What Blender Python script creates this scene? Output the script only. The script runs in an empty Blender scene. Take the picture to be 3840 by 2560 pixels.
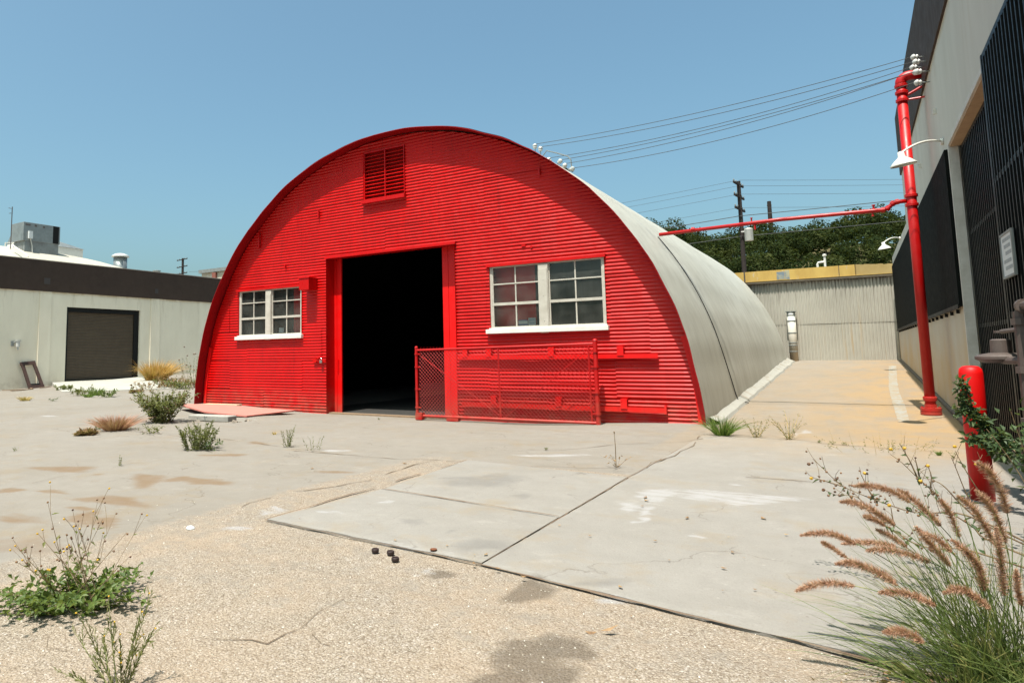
import bpy, bmesh, math, random, colorsys
import numpy as np
from mathutils import Vector, Matrix, noise as mnoise

random.seed(7); np.random.seed(7)
sc = bpy.context.scene
col = sc.collection
PI = math.pi

# ------------------------------------------------------------------ camera, sky, sun
cam_d = bpy.data.cameras.new('camera')
cam = bpy.data.objects.new('camera', cam_d); col.objects.link(cam)
cam_d.sensor_fit = 'HORIZONTAL'; cam_d.sensor_width = 36.0
cam_d.lens = 2524.57 / 3840 * 36
cam_d.shift_x = (1920 - 1528.9) / 3840
cam_d.shift_y = (1065.3 - 1280) / 3840
cam_d.clip_start = 0.05; cam_d.clip_end = 3000
EYE = 1.2219
def cam_axes(yaw, pitch, roll):
    cy, sy, cp, sp, cr, sr = math.cos(yaw), math.sin(yaw), math.cos(pitch), math.sin(pitch), math.cos(roll), math.sin(roll)
    f = Vector((sy * cp, cy * cp, sp)); r = Vector((cy, -sy, 0)); u = r.cross(f)
    return cr * r + sr * u, -sr * r + cr * u, f
_r, _u, _f = cam_axes(-.5842, .1016, -.0155)
cam.matrix_world = Matrix(((_r.x, _u.x, -_f.x, 0), (_r.y, _u.y, -_f.y, 0), (_r.z, _u.z, -_f.z, EYE), (0, 0, 0, 1)))
sc.camera = cam

SUN_EL = math.radians(69.0)
LIGHT = Vector((-0.05, 1.0, -math.tan(SUN_EL)))           # the way the light travels
world = bpy.data.worlds.new('World'); sc.world = world; world.use_nodes = True
wn = world.node_tree; bg = wn.nodes['Background']
sky = wn.nodes.new('ShaderNodeTexSky'); sky.sky_type = 'NISHITA'; sky.sun_disc = False
sky.sun_elevation = SUN_EL; sky.sun_rotation = math.atan2(-LIGHT.x, -LIGHT.y)
sky.air_density = 1.0; sky.dust_density = 4.8; sky.ozone_density = 1.0; sky.altitude = 0
tint = wn.nodes.new('ShaderNodeMix'); tint.data_type = 'RGBA'; tint.blend_type = 'MULTIPLY'; tint.inputs[0].default_value = 1; tint.inputs[7].default_value = (.69, .925, .875, 1)
wn.links.new(sky.outputs[0], tint.inputs[6]); wn.links.new(tint.outputs[2], bg.inputs[0]); bg.inputs[1].default_value = 0.124
sun_d = bpy.data.lights.new('sun', 'SUN'); sun_d.energy = 5.0; sun_d.angle = math.radians(0.5); sun_d.color = (1, .955, .88)
sun = bpy.data.objects.new('sun', sun_d); col.objects.link(sun)
sun.rotation_euler = LIGHT.to_track_quat('-Z', 'Y').to_euler(); sun.location = (0, -10, 40)
sc.view_settings.view_transform = 'Standard'; sc.view_settings.look = 'None'
sc.view_settings.gamma = 1.0; sc.view_settings.use_curve_mapping = False
sc.view_settings.exposure = 0.85

D={"cracks":[[[-10.946,5.248,0.0],[-10.991,5.666,0.0],[-10.928,6.126,0.0],[-10.776,6.312,0.0],[-10.657,6.598,0.0],[-10.192,6.941,0.0],[-8.836,6.835,0.0],[-8.081,6.911,0.0],[-7.431,6.863,0.0],[-6.47,6.677,0.0],[-5.24,6.519,0.0],[-6.108,6.482,0.0],[-5.346,6.533,0.0],[-4.551,6.554,0.0],[-3.783,6.812,0.0]],[[-6.728,3.246,0.0],[-6.827,3.469,0.0],[-6.965,3.968,0.0],[-6.988,4.623,0.0],[-7.287,5.801,0.0],[-7.331,6.398,0.0],[-7.545,7.083,0.0],[-7.564,7.773,0.0],[-7.25,8.64,0.0],[-7.293,9.456,-0.0],[-7.465,10.675,-0.064]],[[-4.075,3.551,0.0],[-4.285,4.061,0.0],[-4.272,4.579,0.0],[-4.056,5.043,0.0]],[[-4.211,4.633,0.0],[-4.021,5.325,0.0],[-4.138,6.342,0.0],[-4.05,6.7,0.0]],[[-3.527,8.009,0.0],[-3.18,8.115,0.0],[-2.934,8.491,0.0],[-2.718,8.957,0.0],[-2.394,9.234,0.0],[-2.052,9.537,0.0],[-1.818,9.961,0.0]],[[-3.211,6.662,0.0],[-2.899,6.957,0.0],[-2.451,7.069,0.0],[-2.101,7.299,0.0]],[[-1.901,7.283,0.0],[-1.929,7.638,0.0],[-1.877,7.812,0.0],[-1.826,8.22,0.0],[-1.825,8.608,0.0],[-1.803,9.189,0.0],[-1.866,9.715,0.0],[-1.96,10.884,0.0]],[[-1.776,10.381,0.0],[-1.305,10.34,0.0],[-0.747,10.36,0.0],[-0.39,10.06,-0.0],[0.022,9.976,-0.0],[0.544,9.902,0.0],[0.736,9.783,0.0]],[[-0.955,7.189,0.0],[-0.569,7.233,0.0],[-0.169,7.179,0.0]],[[-2.438,2.098,0.0],[-2.279,2.161,0.0],[-2.158,2.171,0.0],[-2.143,2.277,0.0],[-2.128,2.389,0.0],[-2.169,2.537,0.0],[-2.229,2.747,0.0]],[[-2.087,2.367,0.0],[-1.99,2.316,0.0],[-1.947,2.3,0.0]],[[-3.477,1.704,0.0],[-3.336,1.705,0.0],[-3.178,1.69,0.0],[-2.983,1.676,0.0],[-2.861,1.681,0.0]],[[-0.656,10.314,0.0],[-0.104,10.004,0.0],[0.485,10.038,0.0]],[[-18.09,8.639,-0.0],[-17.643,9.167,0.0],[-15.586,9.054,0.0],[-15.892,10.593,0.0],[-15.628,11.068,0.0]],[[-12.236,5.861,0.0],[-11.883,6.543,0.0],[-10.164,6.253,0.0]]],"brown":[[-6.032,4.321,0.168,0.092,-0.229,0.163],[-5.737,4.519,0.121,0.066,-0.123,0.096],[-5.43,3.545,0.205,0.116,-0.188,0.121],[-5.439,2.741,0.101,0.058,-0.098,0.048],[-7.377,4.25,0.226,0.121,-0.232,0.132],[-5.02,3.034,0.101,0.058,-0.181,0.107],[-4.752,3.059,0.064,0.037,-0.209,0.133],[-6.29,3.49,0.112,0.062,-0.082,0.044],[-4.721,5.529,0.082,0.044,-0.052,0.061],[-4.556,5.569,0.067,0.036,-0.044,0.054],[-6.761,4.234,0.043,0.022,-0.051,0.031],[-5.382,4.519,0.195,0.107,-0.112,0.093],[-6.726,3.324,0.114,0.063,-0.120,0.058],[-7.092,6.823,0.114,0.058,-0.094,0.090],[-5.333,3.221,0.097,0.055,-0.071,0.042],[-6.566,5.825,0.200,0.104,-0.086,0.076]],"brown2":[[-5.277,4.582,0.095,0.052,-0.104,0.090],[-4.711,5.517,0.084,0.045,-0.056,0.067],[-4.545,5.582,0.100,0.054,-0.048,0.059],[-2.165,2.167,0.040,0.024,-0.018,0.018],[-1.665,3.001,0.045,0.026,-0.022,0.042],[-1.073,3.162,0.062,0.038,-0.027,0.082],[-5.413,2.798,0.108,0.061,-0.140,0.071],[-4.654,2.413,0.213,0.124,-0.237,0.120],[-2.582,1.964,0.044,0.028,-0.032,0.024],[-2.861,1.681,0.070,0.043,-0.069,0.039],[-4.17,2.794,0.106,0.062,-0.133,0.088]],"white":[[-0.976,6.202,0.34,0.190,-0.036,0.254],[-0.817,6.07,0.218,0.122,-0.015,0.125],[-1.576,5.462,0.078,0.044,-0.042,0.151],[-1.495,6.012,0.180,0.100,-0.057,0.240],[-0.997,6.759,0.044,0.024,-0.009,0.071],[-1.392,4.985,0.035,0.020,-0.011,0.042],[-1.408,5.332,0.056,0.032,-0.071,0.285],[-0.923,4.814,0.056,0.033,-0.009,0.051],[-0.632,5.057,0.020,0.011,-0.007,0.062],[-0.685,11.4,0.107,0.051,-0.010,0.195],[-0.816,11.139,0.052,0.025,-0.017,0.264],[-3.12,7.695,0.356,0.185,-0.042,0.106],[-3.945,3.98,0.088,0.050,-0.090,0.091],[-3.493,4.133,0.135,0.077,-0.031,0.036],[-1.249,3.97,0.0,0.0,0.0,0.000],[-3.803,3.508,0.092,0.053,-0.055,0.050],[-2.127,3.355,0.053,0.032,-0.048,0.077],[-1.08,3.467,0.083,0.050,-0.017,0.059],[-4.836,4.57,0.023,0.012,-0.065,0.062],[-3.302,4.642,0.077,0.044,-0.031,0.044],[-5.616,6.763,0.156,0.080,-0.077,0.093],[-14.541,7.912,0.160,0.071,-0.297,0.160],[-3.946,4.009,0.072,0.040,-0.081,0.082],[-9.768,8.67,0.011,0.005,-0.099,0.087]],"grey":[[-2.068,3.935,0.148,0.087,-0.070,0.137],[-2.389,4.1,0.031,0.018,-0.022,0.040],[-2.448,5.403,0.092,0.052,-0.035,0.080],[-2.763,4.198,0.091,0.052,-0.057,0.087],[-3.029,5.87,0.300,0.165,-0.166,0.326],[-1.205,3.629,0.105,0.063,-0.021,0.066]],"dark":[[-1.247,2.686,0.083,0.050,-0.049,0.110],[-1.119,2.785,0.089,0.054,-0.057,0.149],[-1.061,2.557,0.082,0.051,-0.044,0.111],[-1.25,2.605,0.080,0.049,-0.042,0.090],[-1.485,3.376,0.128,0.076,-0.053,0.126],[-2.031,3.356,0.052,0.030,-0.048,0.080],[-1.195,2.423,0.069,0.043,-0.037,0.078]],"whiteline":[[0.818,26.308,0.576],[1.011,26.301,0.575],[0.79,20.762,0.343],[0.698,17.943,0.224],[0.669,15.22,0.11],[0.611,13.223,0.026],[0.467,13.177,0.024],[0.498,15.773,0.133],[0.548,18.762,0.259]],"slabs":{"fl":[-3.774,3.729,0.0],"bl":[-3.783,6.915,0.0],"g1":[-3.672,5.083,0.0],"g2":[-2.023,4.871,0.0],"f2":[-1.903,3.606,0.0],"fr":[-0.021,3.375,0.0],"b2":[-1.927,6.722,0.0],"j":[-1.886,11.225,0.0]},"asph":[[-3.774,3.729,0.0],[-3.848,3.26,0.0],[-3.812,2.876,0.0],[-3.755,2.443,0.0],[-3.815,2.14,0.0],[-3.957,1.932,0.0]],"plants":{"bushA":[-10.914,8.084,0.0,0.725,0.638],"pinktuft":[-10.498,6.878,0.0,0.238,0.442],"besidepink":[-10.956,6.873,0.0,0.17,0.19],"lowleaf":[-9.51,6.885,0.0,0.158,0.324],"weedB":[-7.31,5.993,0.0,0.417,0.26],"tiny1":[-7.404,6.463,0.0,0.059,0.035],"tiny2":[-7.689,6.624,0.0,0.079,0.037],"spike":[-7.025,4.674,0.0,0.159,0.041],"weedC":[-6.397,6.736,0.0,0.251,0.147],"weedD":[-5.878,6.644,0.0,0.225,0.145],"tinytuft":[-7.565,7.649,0.0,0.04,0.064],"dry":[-2.191,7.233,0.0,0.284,0.124],"greentuft":[-1.647,10.445,0.0,0.265,0.193],"thistle1":[-1.22,10.439,0.0,0.288,0.163],"thistle2":[-0.83,10.376,0.0,0.366,0.145],"tiny3":[-0.332,10.059,0.0,0.07,0.051],"tiny4":[-0.475,10.168,0.0,0.027,0.029],"tiny5":[-0.204,10.08,0.0,0.032,0.032],"matweed":[0.251,9.851,0.0,0.242,0.253],"tuft2":[0.682,9.584,0.0,0.057,0.053],"orange":[-24.631,17.922,0.224,0.946,0.981],"w1":[-20.304,15.515,0.122,0.491,0.471],"tallgrass":[-20.845,16.82,0.177,1.09,0.415],"w2":[-19.461,15.174,0.108,0.341,0.341],"w3":[-21.186,12.642,0.002,0.464,0.417],"w4":[-19.472,12.4,0.0,0.4,0.382],"w5":[-20.599,12.765,0.007,0.279,0.358],"w6":[-20.955,14.916,0.097,0.381,0.601],"w7":[-20.93,15.748,0.132,0.314,0.366],"yel":[-20.408,10.441,0.0,0.126,0.383],"gr1":[-19.328,10.673,0.0,0.111,0.249],"w8":[-19.94,13.737,0.048,0.128,0.232],"w9":[-20.058,12.185,0.0,0.121,0.326],"w10":[-24.496,13.967,0.057,0.272,0.287],"w11":[-19.292,15.681,0.129,0.332,0.339],"w12":[-9.476,4.739,0.0,0.062,0.039],"w13":[-10.287,6.248,0.0,0.061,0.155],"bushL":[-3.461,1.912,0.0,0.204,0.368],"weedL":[-2.378,1.553,0.0,0.311,0.226],"tw":[-8.018,11.008,-0.087,0.051,0.043],"cl":[-3.299,8.061,0.0,0.032,0.04],"w14":[0.792,9.433,0.0,0.102,0.018],"w15":[-16.765,13.96,0.057,0.132,0.198]},"caps":[[-2.585,3.496,0.0],[-2.476,3.507,0.0],[-2.376,3.413,0.0],[-2.266,3.641,0.0]],"leaves":[[-0.713,4.184,0.0],[-0.778,4.858,0.0],[-0.707,4.537,0.0],[-0.978,4.182,0.0],[-1.139,4.555,0.0],[-1.457,5.487,0.0],[-2.221,3.776,0.0],[-1.939,3.761,-0.0],[-2.6,3.724,0.0],[-3.518,3.831,0.0],[-0.131,6.411,0.0],[-0.497,3.891,0.0],[-1.08,3.578,0.0],[-1.795,4.61,0.0],[-2.604,4.923,0.0],[-4.281,3.711,0.0],[-4.233,6.333,0.0],[-4.466,4.574,0.0],[-1.516,5.719,0.0],[-1.53,5.843,0.0],[-4.969,5.617,0.0],[-0.617,5.498,0.0],[-0.478,5.116,0.0],[-1.101,5.293,0.0],[-1.525,4.446,0.0],[-1.564,3.483,0.0],[-1.747,3.543,0.0],[-1.909,3.537,0.0]],"board":[[-12.835,10.071,-0.003],[-13.222,10.665,-0.002],[-12.755,11.064,-0.014],[-10.85,11.292,-0.096],[-10.144,9.347,0.0],[-11.092,9.306,0.0]],"block":[[-10.521,8.321,0.0],[-9.747,8.226,0.0],[-9.549,8.319,0.0],[-9.744,8.681,0.0]],"plumes":[[[-0.053,3.55,0.619],[-0.005,3.55,0.626],[0.043,3.55,0.622],[0.096,3.55,0.605],[0.14,3.55,0.572]],[[-0.103,3.45,0.566],[-0.053,3.45,0.57],[-0.001,3.45,0.551],[0.039,3.45,0.524],[0.079,3.45,0.495]],[[-0.025,3.5,0.506],[0.007,3.5,0.501],[0.048,3.5,0.477]],[[-0.247,3.3,0.443],[-0.193,3.3,0.46],[-0.139,3.3,0.465],[-0.098,3.3,0.454],[-0.057,3.3,0.438]],[[-0.108,3.4,0.406],[-0.042,3.4,0.42],[0.021,3.4,0.426],[0.076,3.4,0.421]],[[-0.182,3.45,0.392],[-0.149,3.45,0.375],[-0.096,3.45,0.341]],[[-0.127,3.2,0.374],[-0.075,3.2,0.387],[-0.026,3.2,0.377],[0.021,3.2,0.359],[0.066,3.2,0.327]],[[-0.261,3.1,0.277],[-0.205,3.1,0.309],[-0.143,3.1,0.328],[-0.067,3.1,0.33]],[[-0.023,3.3,0.415],[0.038,3.3,0.428],[0.102,3.3,0.423],[0.176,3.3,0.402]],[[0.006,3.1,0.318],[0.058,3.1,0.33],[0.116,3.1,0.326],[0.17,3.1,0.304]],[[0.2,3.15,0.337],[0.245,3.15,0.358],[0.282,3.15,0.344],[0.325,3.15,0.307]],[[0.105,3.65,0.605],[0.156,3.65,0.568],[0.205,3.65,0.515],[0.242,3.65,0.469]],[[0.143,3.3,0.529],[0.173,3.3,0.484],[0.203,3.3,0.443],[0.236,3.3,0.397]],[[0.154,3.25,0.521],[0.203,3.25,0.5],[0.241,3.25,0.461]],[[0.247,3.6,0.586],[0.273,3.6,0.533],[0.296,3.6,0.444]],[[0.287,3.4,0.639],[0.33,3.4,0.597],[0.361,3.4,0.532],[0.387,3.4,0.467]],[[0.368,3.55,0.753],[0.408,3.55,0.714],[0.435,3.55,0.644],[0.447,3.55,0.563]],[[0.349,3.45,0.659],[0.382,3.45,0.61],[0.405,3.45,0.549],[0.421,3.45,0.472]],[[0.24,3.2,0.516],[0.285,3.2,0.474],[0.311,3.2,0.424],[0.318,3.2,0.351]],[[0.015,3.5,0.458],[0.066,3.5,0.436],[0.115,3.5,0.4]],[[0.01,3.0,0.214],[0.051,3.0,0.225],[0.086,3.0,0.224],[0.123,3.0,0.204]],[[0.369,3.2,0.576],[0.372,3.2,0.502],[0.373,3.2,0.434],[0.372,3.2,0.345]],[[0.412,3.2,0.44],[0.411,3.2,0.378],[0.415,3.2,0.321]]],"grassbase":[0.352,3.351,0.0],"stalks":[[[-0.243,4.4,0.605],[-0.192,4.4,0.551],[-0.118,4.4,0.475],[-0.031,4.4,0.435],[0.055,4.4,0.404],[0.164,4.4,0.372],[0.247,4.4,0.37],[0.423,4.4,0.368]],[[-0.257,4.4,0.505],[-0.21,4.4,0.495],[-0.118,4.4,0.471]],[[-0.194,4.3,0.46],[-0.147,4.3,0.441],[-0.091,4.3,0.443],[-0.038,4.3,0.428],[0.015,4.3,0.341],[0.102,4.3,0.282],[0.168,4.3,0.238],[0.259,4.3,0.221],[0.407,4.3,0.227]],[[-0.023,4.4,0.536],[-0.001,4.4,0.47],[0.026,4.4,0.412]],[[0.115,4.6,0.629],[0.163,4.6,0.587],[0.225,4.6,0.514],[0.298,4.6,0.432],[0.332,4.6,0.364],[0.439,4.6,0.282],[0.501,4.6,0.221]],[[0.16,4.6,0.69],[0.198,4.6,0.601],[0.225,4.6,0.514]],[[0.223,4.6,0.62],[0.229,4.6,0.571],[0.235,4.6,0.515]],[[0.271,4.6,0.591],[0.286,4.6,0.527],[0.277,4.6,0.454],[0.298,4.6,0.432]],[[0.386,4.7,0.618],[0.401,4.7,0.562],[0.431,4.7,0.443],[0.457,4.7,0.374],[0.518,4.7,0.27]],[[0.413,4.8,0.64],[0.449,4.8,0.543],[0.499,4.8,0.432],[0.566,4.8,0.327]],[[0.227,4.5,0.534],[0.315,4.5,0.506],[0.383,4.5,0.42],[0.456,4.5,0.336]],[[0.482,4.8,0.595],[0.522,4.8,0.565],[0.577,4.8,0.464]],[[0.091,4.3,0.403],[0.097,4.3,0.304]]],"vine":[[[0.659,6.7,0.932],[0.664,6.7,0.867],[0.677,6.7,0.778],[0.721,6.7,0.702],[0.754,6.7,0.615],[0.787,6.7,0.528],[0.838,6.7,0.444]],[[0.622,6.7,0.725],[0.681,6.7,0.701],[0.735,6.7,0.627],[0.794,6.7,0.617]],[[0.915,6.6,0.51],[0.849,6.6,0.506],[0.774,6.6,0.526]],[[0.666,6.7,0.509],[0.744,6.7,0.488],[0.826,6.7,0.418]],[[0.822,6.5,0.576],[0.824,6.5,0.492],[0.845,6.5,0.397]]],"pebble":[-4.062,3.272,0.0]}
# ------------------------------------------------------------------ helpers
class MB:
    """collects faces; build() links them as ONE mesh object"""
    def __init__(s): s.v = []; s.f = []
    def quad(s, a, b, c, d):
        n = len(s.v); s.v += [tuple(a), tuple(b), tuple(c), tuple(d)]; s.f.append((n, n + 1, n + 2, n + 3))
    def tri(s, a, b, c):
        n = len(s.v); s.v += [tuple(a), tuple(b), tuple(c)]; s.f.append((n, n + 1, n + 2))
    def box(s, lo, hi):
        x0, y0, z0 = lo; x1, y1, z1 = hi
        n = len(s.v)
        s.v += [(x0, y0, z0), (x1, y0, z0), (x1, y1, z0), (x0, y1, z0), (x0, y0, z1), (x1, y0, z1), (x1, y1, z1), (x0, y1, z1)]
        for q in ((3, 2, 1, 0), (4, 5, 6, 7), (0, 1, 5, 4), (1, 2, 6, 5), (2, 3, 7, 6), (3, 0, 4, 7)): s.f.append(tuple(n + i for i in q))
    def prism(s, poly, z0, z1):
        n = len(s.v); k = len(poly)
        zz0 = z0 if hasattr(z0, '__len__') else [z0] * k; zz1 = z1 if hasattr(z1, '__len__') else [z1] * k
        s.v += [(p[0], p[1], z) for p, z in zip(poly, zz0)] + [(p[0], p[1], z) for p, z in zip(poly, zz1)]
        s.f.append(tuple(n + k - 1 - i for i in range(k))); s.f.append(tuple(n + k + i for i in range(k)))
        for i in range(k):
            j = (i + 1) % k; s.f.append((n + i, n + j, n + k + j, n + k + i))
    def obox(s, c, ax, ay, az):
        """box about centre c with half axis vectors"""
        c = Vector(c); ax, ay, az = Vector(ax), Vector(ay), Vector(az); n = len(s.v)
        for sz in (-1, 1):
            for sx, sy in ((-1, -1), (1, -1), (1, 1), (-1, 1)): s.v.append(tuple(c + sx * ax + sy * ay + sz * az))
        for q in ((3, 2, 1, 0), (4, 5, 6, 7), (0, 1, 5, 4), (1, 2, 6, 5), (2, 3, 7, 6), (3, 0, 4, 7)): s.f.append(tuple(n + i for i in q))
    def tube(s, pts, r, sides=6, cap=True):
        pts = [Vector(p) for p in pts]; n0 = len(s.v); k = len(pts)
        rr = r if hasattr(r, '__len__') else [r] * k
        up = None
        for i, p in enumerate(pts):
            t = (pts[min(i + 1, k - 1)] - pts[max(i - 1, 0)])
            t = t.normalized() if t.length > 1e-9 else Vector((0, 0, 1))
            if up is None:
                up = Vector((0, 0, 1)) if abs(t.z) < .9 else Vector((1, 0, 0))
            a = up - t * up.dot(t)
            if a.length < 1e-4: a = t.orthogonal()
            a.normalize(); b = t.cross(a); up = a
            for j in range(sides):
                q = 2 * PI * j / sides
                s.v.append(tuple(p + rr[i] * (math.cos(q) * a + math.sin(q) * b)))
        for i in range(k - 1):
            for j in range(sides):
                j2 = (j + 1) % sides
                s.f.append((n0 + i * sides + j, n0 + i * sides + j2, n0 + (i + 1) * sides + j2, n0 + (i + 1) * sides + j))
        if cap and sides > 2:
            s.f.append(tuple(n0 + sides - 1 - j for j in range(sides)))
            s.f.append(tuple(n0 + (k - 1) * sides + j for j in range(sides)))
    def lathe(s, c, axis, prof, sides=20, cap=(True, True)):
        """prof: (distance along axis, radius)"""
        c = Vector(c); ax = Vector(axis).normalized(); a = ax.orthogonal().normalized(); b = ax.cross(a); n0 = len(s.v)
        for h, r in prof:
            for j in range(sides):
                q = 2 * PI * j / sides
                s.v.append(tuple(c + ax * h + r * (math.cos(q) * a + math.sin(q) * b)))
        for i in range(len(prof) - 1):
            for j in range(sides):
                j2 = (j + 1) % sides
                s.f.append((n0 + i * sides + j, n0 + i * sides + j2, n0 + (i + 1) * sides + j2, n0 + (i + 1) * sides + j))
        if cap[0]: s.f.append(tuple(n0 + sides - 1 - j for j in range(sides)))
        if cap[1]: s.f.append(tuple(n0 + (len(prof) - 1) * sides + j for j in range(sides)))
    def leaf(s, p, d, nrm, L, W, fold=.25):
        d = d.normalized(); side = d.cross(nrm)
        if side.length < 1e-4: side = d.orthogonal()
        side.normalize(); n = side.cross(d)
        m = p + d * L * .45; tip = p + d * L - n * L * .12
        s.tri(p, m + side * W * .5 + n * W * fold, tip); s.tri(p, tip, m - side * W * .5 + n * W * fold)
    def build(s, name, mat, parent=None, origin=None, smooth=False):
        me = bpy.data.meshes.new(name)
        w = wl(parent) if parent else Vector((0, 0, 0))
        o0 = Vector(origin) if origin is not None else Vector((0, 0, 0))
        V = np.array(s.v, dtype=float) - np.array(o0)
        me.from_pydata(V.tolist(), [], s.f); me.update()
        if mat: me.materials.append(mat)
        if smooth: me.polygons.foreach_set('use_smooth', [True] * len(me.polygons))
        o = bpy.data.objects.new(name, me); col.objects.link(o)
        if parent: o.parent = parent
        o.location = o0 - w
        return o
def wl(o):
    p = Vector((0, 0, 0))
    while o: p += o.location; o = o.parent
    return p
def tag(o, label=None, cat=None, group=None, kind=None):
    if label: o['label'] = label
    if cat: o['category'] = cat
    if group: o['group'] = group
    if kind: o['kind'] = kind
    return o
def thing(name, loc, label, cat, group=None):
    o = bpy.data.objects.new(name, None); col.objects.link(o); o.location = loc; o.empty_display_size = .2
    return tag(o, label, cat, group)
def B(name, mat, parent, *boxes, smooth=False):
    m = MB()
    for lo, hi in boxes: m.box(lo, hi)
    return m.build(name, mat, parent)
def bevel(o, w=.006, seg=2):
    b = o.modifiers.new('bevel', 'BEVEL'); b.width = w; b.segments = seg; b.limit_method = 'ANGLE'; return o

# ------------------------------------------------------------------ materials
class N:
    def __init__(s, name):
        s.m = bpy.data.materials.new(name); s.m.use_nodes = True; s.t = s.m.node_tree
        s.b = s.t.nodes['Principled BSDF']; s.out = s.t.nodes['Material Output']
    def n(s, k, **kw):
        o = s.t.nodes.new(k)
        for a, b in kw.items(): setattr(o, a, b)
        return o
    def set(s, sock, v):
        if hasattr(v, 'is_output'): s.t.links.new(v, sock)
        elif isinstance(v, (tuple, list)) and len(v) == 3 and sock.type == 'RGBA': sock.default_value = (*v, 1)
        else: sock.default_value = v
    def pos(s, scale=(1, 1, 1)):
        g = s.n('ShaderNodeNewGeometry'); mp = s.n('ShaderNodeMapping'); s.set(mp.inputs[0], g.outputs['Position']); mp.inputs[3].default_value = scale
        return mp.outputs[0]
    def noise(s, scale, detail=4, vec=None, rough=.55, dist=0):
        o = s.n('ShaderNodeTexNoise'); o.inputs['Scale'].default_value = scale; o.inputs['Detail'].default_value = detail
        o.inputs['Roughness'].default_value = rough; o.inputs['Distortion'].default_value = dist
        s.set(o.inputs['Vector'], vec if vec is not None else s.pos()); return o.outputs['Fac']
    def ramp(s, fac, stops):
        o = s.n('ShaderNodeValToRGB'); e = o.color_ramp.elements
        while len(e) < len(stops): e.new(.5)
        for i, (p, c) in enumerate(stops):
            e[i].position = p; e[i].color = (*c, 1) if len(c) == 3 else c
        s.set(o.inputs[0], fac); return o.outputs[0]
    def mr(s, v, a, b, c=0, d=1):
        o = s.n('ShaderNodeMapRange'); s.set(o.inputs[0], v)
        for i, q in enumerate((a, b, c, d)): o.inputs[i + 1].default_value = q
        return o.outputs[0]
    def mix(s, fac, a, b, mode='MIX'):
        o = s.n('ShaderNodeMix', data_type='RGBA', blend_type=mode); s.set(o.inputs[0], fac); s.set(o.inputs[6], a); s.set(o.inputs[7], b); return o.outputs[2]
    def math(s, op, a, b=0.0, clamp=False):
        o = s.n('ShaderNodeMath', operation=op, use_clamp=clamp); s.set(o.inputs[0], a); s.set(o.inputs[1], b); return o.outputs[0]
    def bump(s, h, strength=.3, dist=.02):
        o = s.n('ShaderNodeBump'); o.inputs['Strength'].default_value = strength; o.inputs['Distance'].default_value = dist
        s.set(o.inputs['Height'], h); s.set(s.b.inputs['Normal'], o.outputs[0])
    def fin(s, colour, rough=.6, spec=.5, metal=0):
        s.set(s.b.inputs['Base Color'], colour); s.set(s.b.inputs['Roughness'], rough)
        s.b.inputs['Specular IOR Level'].default_value = spec; s.b.inputs['Metallic'].default_value = metal
        return s.m
def painted(name, c, c2=None, scale=3, stretch=(1, 1, 1), rough=.5, spec=.5, bump=0, bscale=60, metal=0, lo=.35, hi=.7, alb=.80):
    k = N(name); c2 = c2 or tuple(x * .75 for x in c); c = tuple(x * alb for x in c); c2 = tuple(x * alb for x in c2)
    f = k.mr(k.noise(scale, 6, k.pos(stretch), .62), lo, hi)
    f2 = k.mr(k.noise(scale * 9, 4), .3, .75, 0, .35)
    colr = k.mix(f2, k.mix(f, c, c2), tuple(x * .85 for x in c))
    r = k.mr(k.noise(scale * 4, 3), .3, .7, rough - .08, rough + .08)
    if bump: k.bump(k.noise(bscale, 5), bump, .01)
    return k.fin(colr, r, spec, metal)
def foliage(name, stops, trans=.35, scale=25, rough=.55, spec=.35):
    k = N(name)
    f = k.noise(scale, 2)
    c = k.ramp(f, stops)
    k.fin(c, rough, spec)
    t = k.n('ShaderNodeBsdfTranslucent'); k.set(t.inputs[0], k.mix(.5, c, (.30, .36, .05), 'MIX'))
    mx = k.n('ShaderNodeMixShader'); mx.inputs[0].default_value = trans
    k.t.links.new(k.b.outputs[0], mx.inputs[1]); k.t.links.new(t.outputs[0], mx.inputs[2]); k.t.links.new(mx.outputs[0], k.out.inputs[0])
    return k.m

def red_mat(name, c, c2, rough, spec, chips=.0, grime=0.0, zs=.25):
    k = N(name)
    a = k.mr(k.noise(1.6, 6, k.pos((1, 1, zs)), .62), .36, .7)
    colr = k.mix(a, c, c2)
    fade = k.mr(k.noise(.8, 7, k.pos((1.4, 1, .5)), .7), .56, .78)
    colr = k.mix(k.math('MULTIPLY', fade, .25), colr, (c[0] * 1.04, .016, .012))
    run = k.mr(k.noise(5.5, 6, k.pos((1.6, 1, .07)), .6), .60, .74)
    colr = k.mix(k.math('MULTIPLY', run, .5), colr, (c[0] * .42, .003, .003))
    if chips:
        ch = k.mr(k.noise(14, 6, None, .7), .70 - chips * .05, .72)
        colr = k.mix(k.math('MULTIPLY', ch, .75), colr, (.10, .035, .022))
    if grime:
        g = k.n('ShaderNodeNewGeometry'); sx = k.n('ShaderNodeSeparateXYZ'); k.set(sx.inputs[0], g.outputs['Position'])
        low = k.math('MULTIPLY', k.mr(sx.outputs[2], grime, -.1), k.mr(k.noise(4, 6, k.pos((1, 1, 1.5)), .65), .35, .65))
        colr = k.mix(k.math('MULTIPLY', low, .7), colr, (.26, .095, .06))
    r = k.mr(k.noise(6, 4), .3, .7, rough - .08, rough + .12)
    k.bump(k.noise(70, 5), .05, .01)
    return k.fin(colr, r, spec)
RED = red_mat('red paint', (.47, .0014, .0010), (.37, .0010, .0009), .34, .26, .35, .5)
RED_SHADE = painted('shade-darkened red paint', (.26, .0020, .004), (.20, .0014, .003), 2.5, rough=.55, spec=.25, alb=1)  # red darkened to put the shade under the lip into the colour
RED_FLAT = red_mat('red paint flat', (.62, .0014, .0010), (.54, .0010, .0009), .46, .30, .3, .35)
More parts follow.
